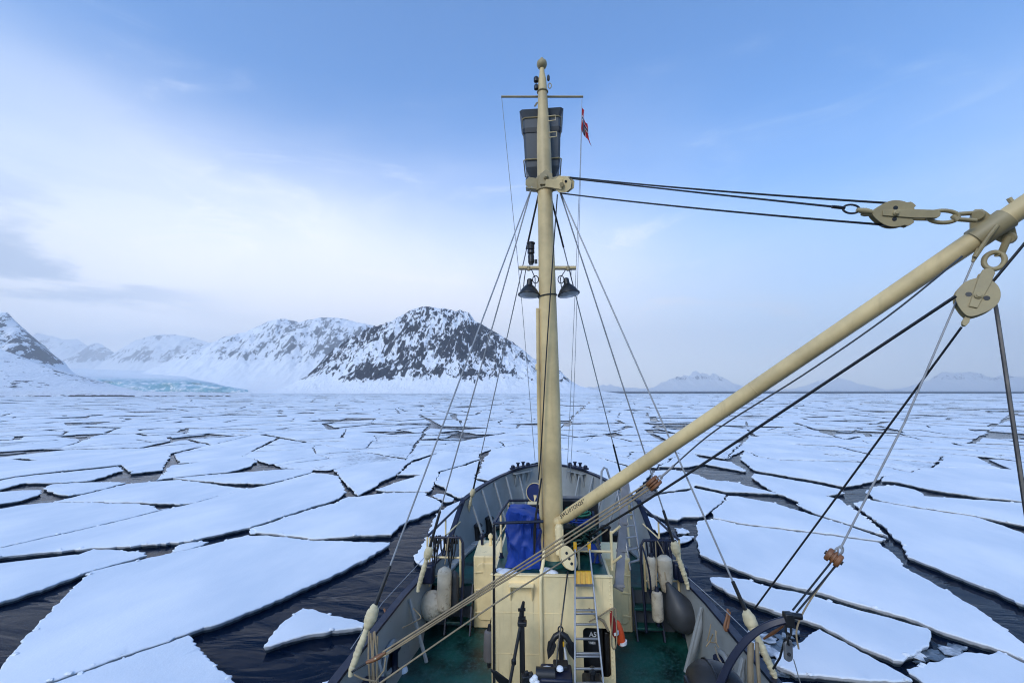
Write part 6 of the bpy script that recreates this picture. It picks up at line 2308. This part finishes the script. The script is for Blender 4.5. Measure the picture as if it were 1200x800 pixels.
# ------------------------------------------------------------------ fenders
def fender(label, c, L_, r, axis=(0, 0, 1), mat=FWHITE, ends=NAVY, shape='sausage', hang=None, group=None):
    a = Vector(axis).normalized()
    f_ = root('fender', label, 'fender', c - a * L_ / 2, group)
    p0 = c - a * L_ / 2
    if shape == 'sausage':
        prof_ = [(0, r * 0.25), (0.02 * L_ + 0.01, r * 0.55), (0.07 * L_, r * 0.86), (0.14 * L_, r), (0.86 * L_, r * 0.97), (0.93 * L_, r * 0.84), (0.98 * L_ - 0.01, r * 0.5), (L_, r * 0.22)]
    elif shape == 'ball':
        prof_ = [(L_ * (1 - math.cos(k * math.pi / 14)) / 2, r * math.sin(k * math.pi / 14)) for k in range(15)]
    elif shape == 'drop':
        prof_ = [(0, 0.01), (0.04 * L_, r * 0.45), (0.12 * L_, r * 0.78), (0.25 * L_, r), (0.40 * L_, r), (0.58 * L_, r * 0.80), (0.76 * L_, r * 0.48), (0.90 * L_, r * 0.24), (L_, r * 0.14)]
    else:
        prof_ = [(0, r * 0.35), (0.05 * L_, r * 0.62), (0.30 * L_, r * 0.84), (0.75 * L_, r), (0.92 * L_, r * 0.90), (L_, r * 0.5)]
    MB().lathe(p0, a, prof_, 22).build('body', mat, f_)
    if ends is not None:
        MB().lathe(p0 + a * (L_ - 0.035), a, [(0, r * 0.5), (0.05, r * 0.38), (0.11, r * 0.28), (0.11, 0)], 12).build('eye_end', ends, f_)
        if shape == 'sausage':
            MB().lathe(p0 + a * 0.035, -a, [(0, r * 0.5), (0.05, r * 0.38), (0.11, r * 0.28), (0.11, 0)], 12).build('eye_end', ends, f_)
    if hang is not None:
        top = p0 + a * (L_ + 0.05)
        MB().tube([top, top.lerp(hang, 0.5) + Vector((0.01, 0, 0)), hang], 0.012, 6).build('lanyard', ROPE if mat is not FBROWN else BLACK, f_)
    return f_


fender('long dirty white fender hanging from the port step railing', at(520.5, 690, y=9.72), 0.92, 0.155, (0.02, 0.0, 1), FWHITE, None, 'sausage', Vector((-2.28, 10.05, 3.35)))
fender('round off-white ball fender resting low behind the long port fender', at(506, 709, y=9.80), 0.60, 0.27, (0.1, 0, 1), FWHITE, None, 'ball')
fender('slim dark grey fender right of the long white port fender', at(532.5, 694, y=9.88), 0.90, 0.10, (0, 0, 1), FGREY, None, 'sausage')
fender('mottled brown-grey fender hanging at the port corner of the deckhouse', at(573.5, 756, y=FY + 0.1), 0.56, 0.105, (0.02, 0, 1), FBROWN, BLACK, 'sausage', at(580, 702, y=FY))
fender('white sausage fender with blue ends low by the starboard steps', at(770.5, 710, y=9.60), 0.62, 0.115, (0, 0, 1), FWHITE, NAVY, 'sausage', at(768, 634, y=9.9))
fender('narrow off-white tapered fender hung at the starboard step railing', at(763.5, 671, y=9.85), 0.66, 0.12, (0.02, 0, 1), FWHITE, NAVY, 'bag')
fender('wide off-white tapered fender hung in the middle of the starboard railing', at(779.5, 672, y=9.85), 0.72, 0.165, (-0.03, 0, 1), FWHITE, None, 'bag', Vector((2.30, 10.05, 3.36)))
fender('big charcoal teardrop buoy leaning against the starboard bulwark', at(795, 711, y=9.62), 0.98, 0.315, (-0.42, 0.05, 1), FGREY, None, 'drop', at(775, 655, y=9.8))
line('fender_line', 'navy mooring line hanging in a bight from the starboard rail', [Vector((1.95, 10.02, 3.30)), at(756, 650, y=9.8), at(761, 672, y=9.75), at(763, 700, y=9.75), at(760, 690, y=9.8)], 0.020, NAVY)
for k, (xx, py) in enumerate(((0, 0),)):
    tag(MB().box(at(800, 672, y=9.9), (0.22, 0.25, 0.3)).box(at(794, 668, y=9.95), (0.2, 0.2, 0.35)).build('deck_box', NAVY, bevel=0.05), 'dark navy deck box behind the starboard fenders', 'box')
    tag(MB().box(at(502, 671, y=9.9), (0.28, 0.25, 0.4)).build('deck_box', NAVY, bevel=0.05), 'dark navy deck box behind the port ball fender', 'box')

# ------------------------------------------------------------------ port bulwark odds and ends
rh = MB()
rr = random.Random(4)
for k in range(5):
    t = at(433 + k * 2.2 + rr.uniform(-1, 1), 742 + rr.uniform(-4, 4), y=7.1)
    bq_ = at(434 + k * 2.4, 800 + rr.uniform(0, 14), y=6.85)
    rh.tube([t, t.lerp(bq_, 0.5) + Vector((rr.uniform(-0.03, 0.03), 0, 0)), bq_], 0.014, 6)
rh.tube([at(452, 770, y=6.7), at(450, 785, y=6.6), at(440, 798, y=6.5), at(425, 795, y=6.45), at(415, 790, y=6.4)], 0.013, 6)
tag(rh.build('rope_hank', ROPE), 'hank of tan rope hanging by the aft port shroud foot', 'rope')
line('belaying_bar', 'short rusty bar clipped to the port bulwark rail', [at(450, 713, y=8.35), at(457, 728, y=8.2), at(452, 732, y=8.2)], 0.02, WOOD, 'bar')
line('stern_line', 'thin pale rope tied round the port bulwark stay', [at(472, 735, y=8.2), at(488, 727, y=8.7), at(493, 722, y=8.8), at(484, 712, y=8.8)], 0.010, ROPE)
p = at(472, 784, z=DECK + 0.03)
tag(MB().lathe(p - Vector((0, 0, 0.03)), (0, 0, 1), [(0, 0.10), (0.05, 0.09), (0.09, 0.05), (0.10, 0)], 9).build('snow_lump', SNOWLUMP), 'small lump of snow at the foot of a port bulwark stay', 'snow lump')
line('guard_wire', 'thin grey guard wire strung outside the port bulwark', [at(411, 760, z=2.75), at(448, 706, z=2.95), at(500, 650, z=3.1)], 0.007, STEEL, 'wire')
line('guard_wire', 'thin grey guard wire strung outside the starboard bulwark', [at(806, 676, z=3.0), at(851, 716, z=2.9), at(888, 752, z=2.75)], 0.007, STEEL, 'wire')
# starboard: rusty lashing, mooring rope in the port, swinging line
line('belaying_bar', 'rust-brown lashing hung on the starboard bulwark rail', [at(853, 713, y=8.1), at(852, 722, y=8.05), at(849, 734, y=8.0), at(852, 737, y=8.0), at(855, 716, y=8.1)], 0.022, WOOD, 'lashing')
mr = MB()
rr = random.Random(12)
mc = at(841, 742, y=7.95)
for k in range(4):
    a_ = mc + Vector((rr.uniform(-0.07, 0.03), rr.uniform(-0.12, 0.12), rr.uniform(-0.10, 0.10)))
    mr.tube([a_, a_ + Vector((rr.uniform(-0.06, 0.06), rr.uniform(-0.16, 0.16), rr.uniform(-0.16, -0.04))), a_ + Vector((rr.uniform(-0.10, 0.0), rr.uniform(-0.1, 0.1), rr.uniform(-0.30, -0.18)))], 0.010, 7)
mr.tube([mc + Vector((-0.05, 0, -0.2)), at(838, 758, y=7.6), at(842, 770, y=7.3), at(850, 784, y=7.0)], 0.013, 6)
tag(mr.build('mooring_rope', ROPE), 'tan mooring rope turned round the starboard mooring port roller', 'rope')
line('stowed_rope', 'bundle of brown ropes hanging inside the starboard bulwark behind the davit', [at(880, 752, y=6.75), at(879, 776, y=6.7), at(880, 815, y=6.6)], 0.04, ROPE)
line('stowed_rope', 'second brown rope hanging beside the bundle behind the davit', [at(887, 752, y=6.7), at(888, 778, y=6.65), at(891, 815, y=6.55)], 0.025, ROPE)

# ------------------------------------------------------------------ davit arm and the launch below it
dz_ = root('boat_davit', 'curved navy davit arm reaching over the starboard bulwark', 'davit', at(846, 800, y=6.0))
dpts = [deep(836, 822, 5.3), deep(846, 796, 5.3), deep(856, 775, 5.3), deep(870, 755, 5.28), deep(886, 740, 5.25), deep(905, 730, 5.2), deep(928, 724, 5.15)]
fine_ = []
for i in range(len(dpts) - 1):
    for k in range(4):
        t = k / 4
        a0, a1, a2, a3 = dpts[max(i - 1, 0)], dpts[i], dpts[i + 1], dpts[min(i + 2, len(dpts) - 1)]
        fine_.append(0.5 * ((2 * a1) + (a2 - a0) * t + (2 * a0 - 5 * a1 + 4 * a2 - a3) * t * t + (3 * a1 - a0 - 3 * a2 + a3) * t ** 3))
fine_.append(dpts[-1])
MB().tube(fine_, [0.075 - 0.018 * i / len(fine_) for i in range(len(fine_))], 4, squash=0.8).build('arm', NAVY, dz_, bevel=0.012, smooth=60)
hd0 = deep(927, 725, 5.15)
MB().box(hd0 + Vector((-0.03, 0, 0.0)), (0.10, 0.10, 0.15)).build('head', BLACK, dz_, bevel=0.015)
MB().cyl(hd0 + Vector((-0.08, 0, 0.05)), hd0 + Vector((0.12, 0, 0.03)), 0.035, 10).build('head_pin', BLACK, dz_)
hg = root('davit_hook', 'black link and grey plate hanging from the davit head', 'hook', deep(923, 760, 5.12))
MB().torus(deep(924, 737, 5.12), (0, 0, 1), (1, 0, 0), 0.075, 0.03, 0.014).build('link', BLACK, hg)
MB().torus(deep(924, 748, 5.12), (0, 0, 1), (0.5, 0.5, 0), 0.06, 0.03, 0.014).build('link', BLACK, hg)
MB().prism(rounded(0.10, 0.24, 0.045), 0.04, deep(923.5, 761, 5.12), (1, 0.3, 0), (0.05, 0, 1)).build('plate', ALU, hg, bevel=0.006)
MB().lathe(deep(924.5, 766, 5.09), (0, -1, 0.2), [(0, 0.02), (0.01, 0.02), (0.01, 0)], 10).build('plate_hole', BLACK, hg)
line('hanging_line', 'thin black line from the davit head curling down outside the bulwark', [deep(920, 748, 5.12), deep(914, 770, 5.2), deep(906, 783, 5.3)], 0.012, BLACK)
line('hanging_line', 'thin grey line dropping from the davit hook towards the ice', [deep(930, 772, 5.1), deep(938, 800, 5.1), deep(941, 815, 5.1)], 0.006, STEEL)
line('boat_lashing', 'orange lashing from the davit head to the bulwark', [deep(918, 733, 5.2), deep(906, 741, 5.3), deep(895, 748, 5.4)], [0.012, 0.022, 0.012], WOOD)
lc = deep(846, 812, 5.6)
lt = root('boat_cover', 'rounded dark navy boat cover cut by the bottom edge under the davit', 'boat cover', lc)
lv, lf = [], []
n_, m_ = 28, 12
L0 = deep(806, 802, 5.7)
L1 = deep(872, 806, 5.3)
axl = (L1 - L0)
for i in range(n_ + 1):
    t = i / n_
    c = L0 + axl * t
    rr0 = 0.26 * (math.sin(math.pi * min(max(t, 0.0), 1.0)) ** 0.35 if 0 < t < 1 else 0.02)
    for k in range(m_ + 1):
        a = math.pi * k / m_
        lv.append(c + Vector((0, -math.cos(a) * rr0 * 1.6, math.sin(a) * rr0 - 0.02)))
for i in range(n_):
    for k in range(m_):
        a = i * (m_ + 1) + k
        lf.append((a, a + m_ + 1, a + m_ + 2, a + 1))
MB().add(lv, lf).build('cover', BLACK, lt, smooth=70)
MB().tube([L0 + axl * 0.45 + Vector((0, -math.cos(math.pi * k / 10) * 0.265 * 1.6, math.sin(math.pi * k / 10) * 0.265 - 0.015)) for k in range(11)], 0.012, 6).build('lashing', BLACK, lt)
MB().box(L0 + axl * 0.5 + Vector((0, 0, -0.25)), (0.6, 0.6, 0.4)).build('cradle', BLACK, lt)

# ------------------------------------------------------------------ the whole ship heels a little
for o in SHIP_ROOTS:
    o.matrix_basis = SHIP @ o.matrix_basis
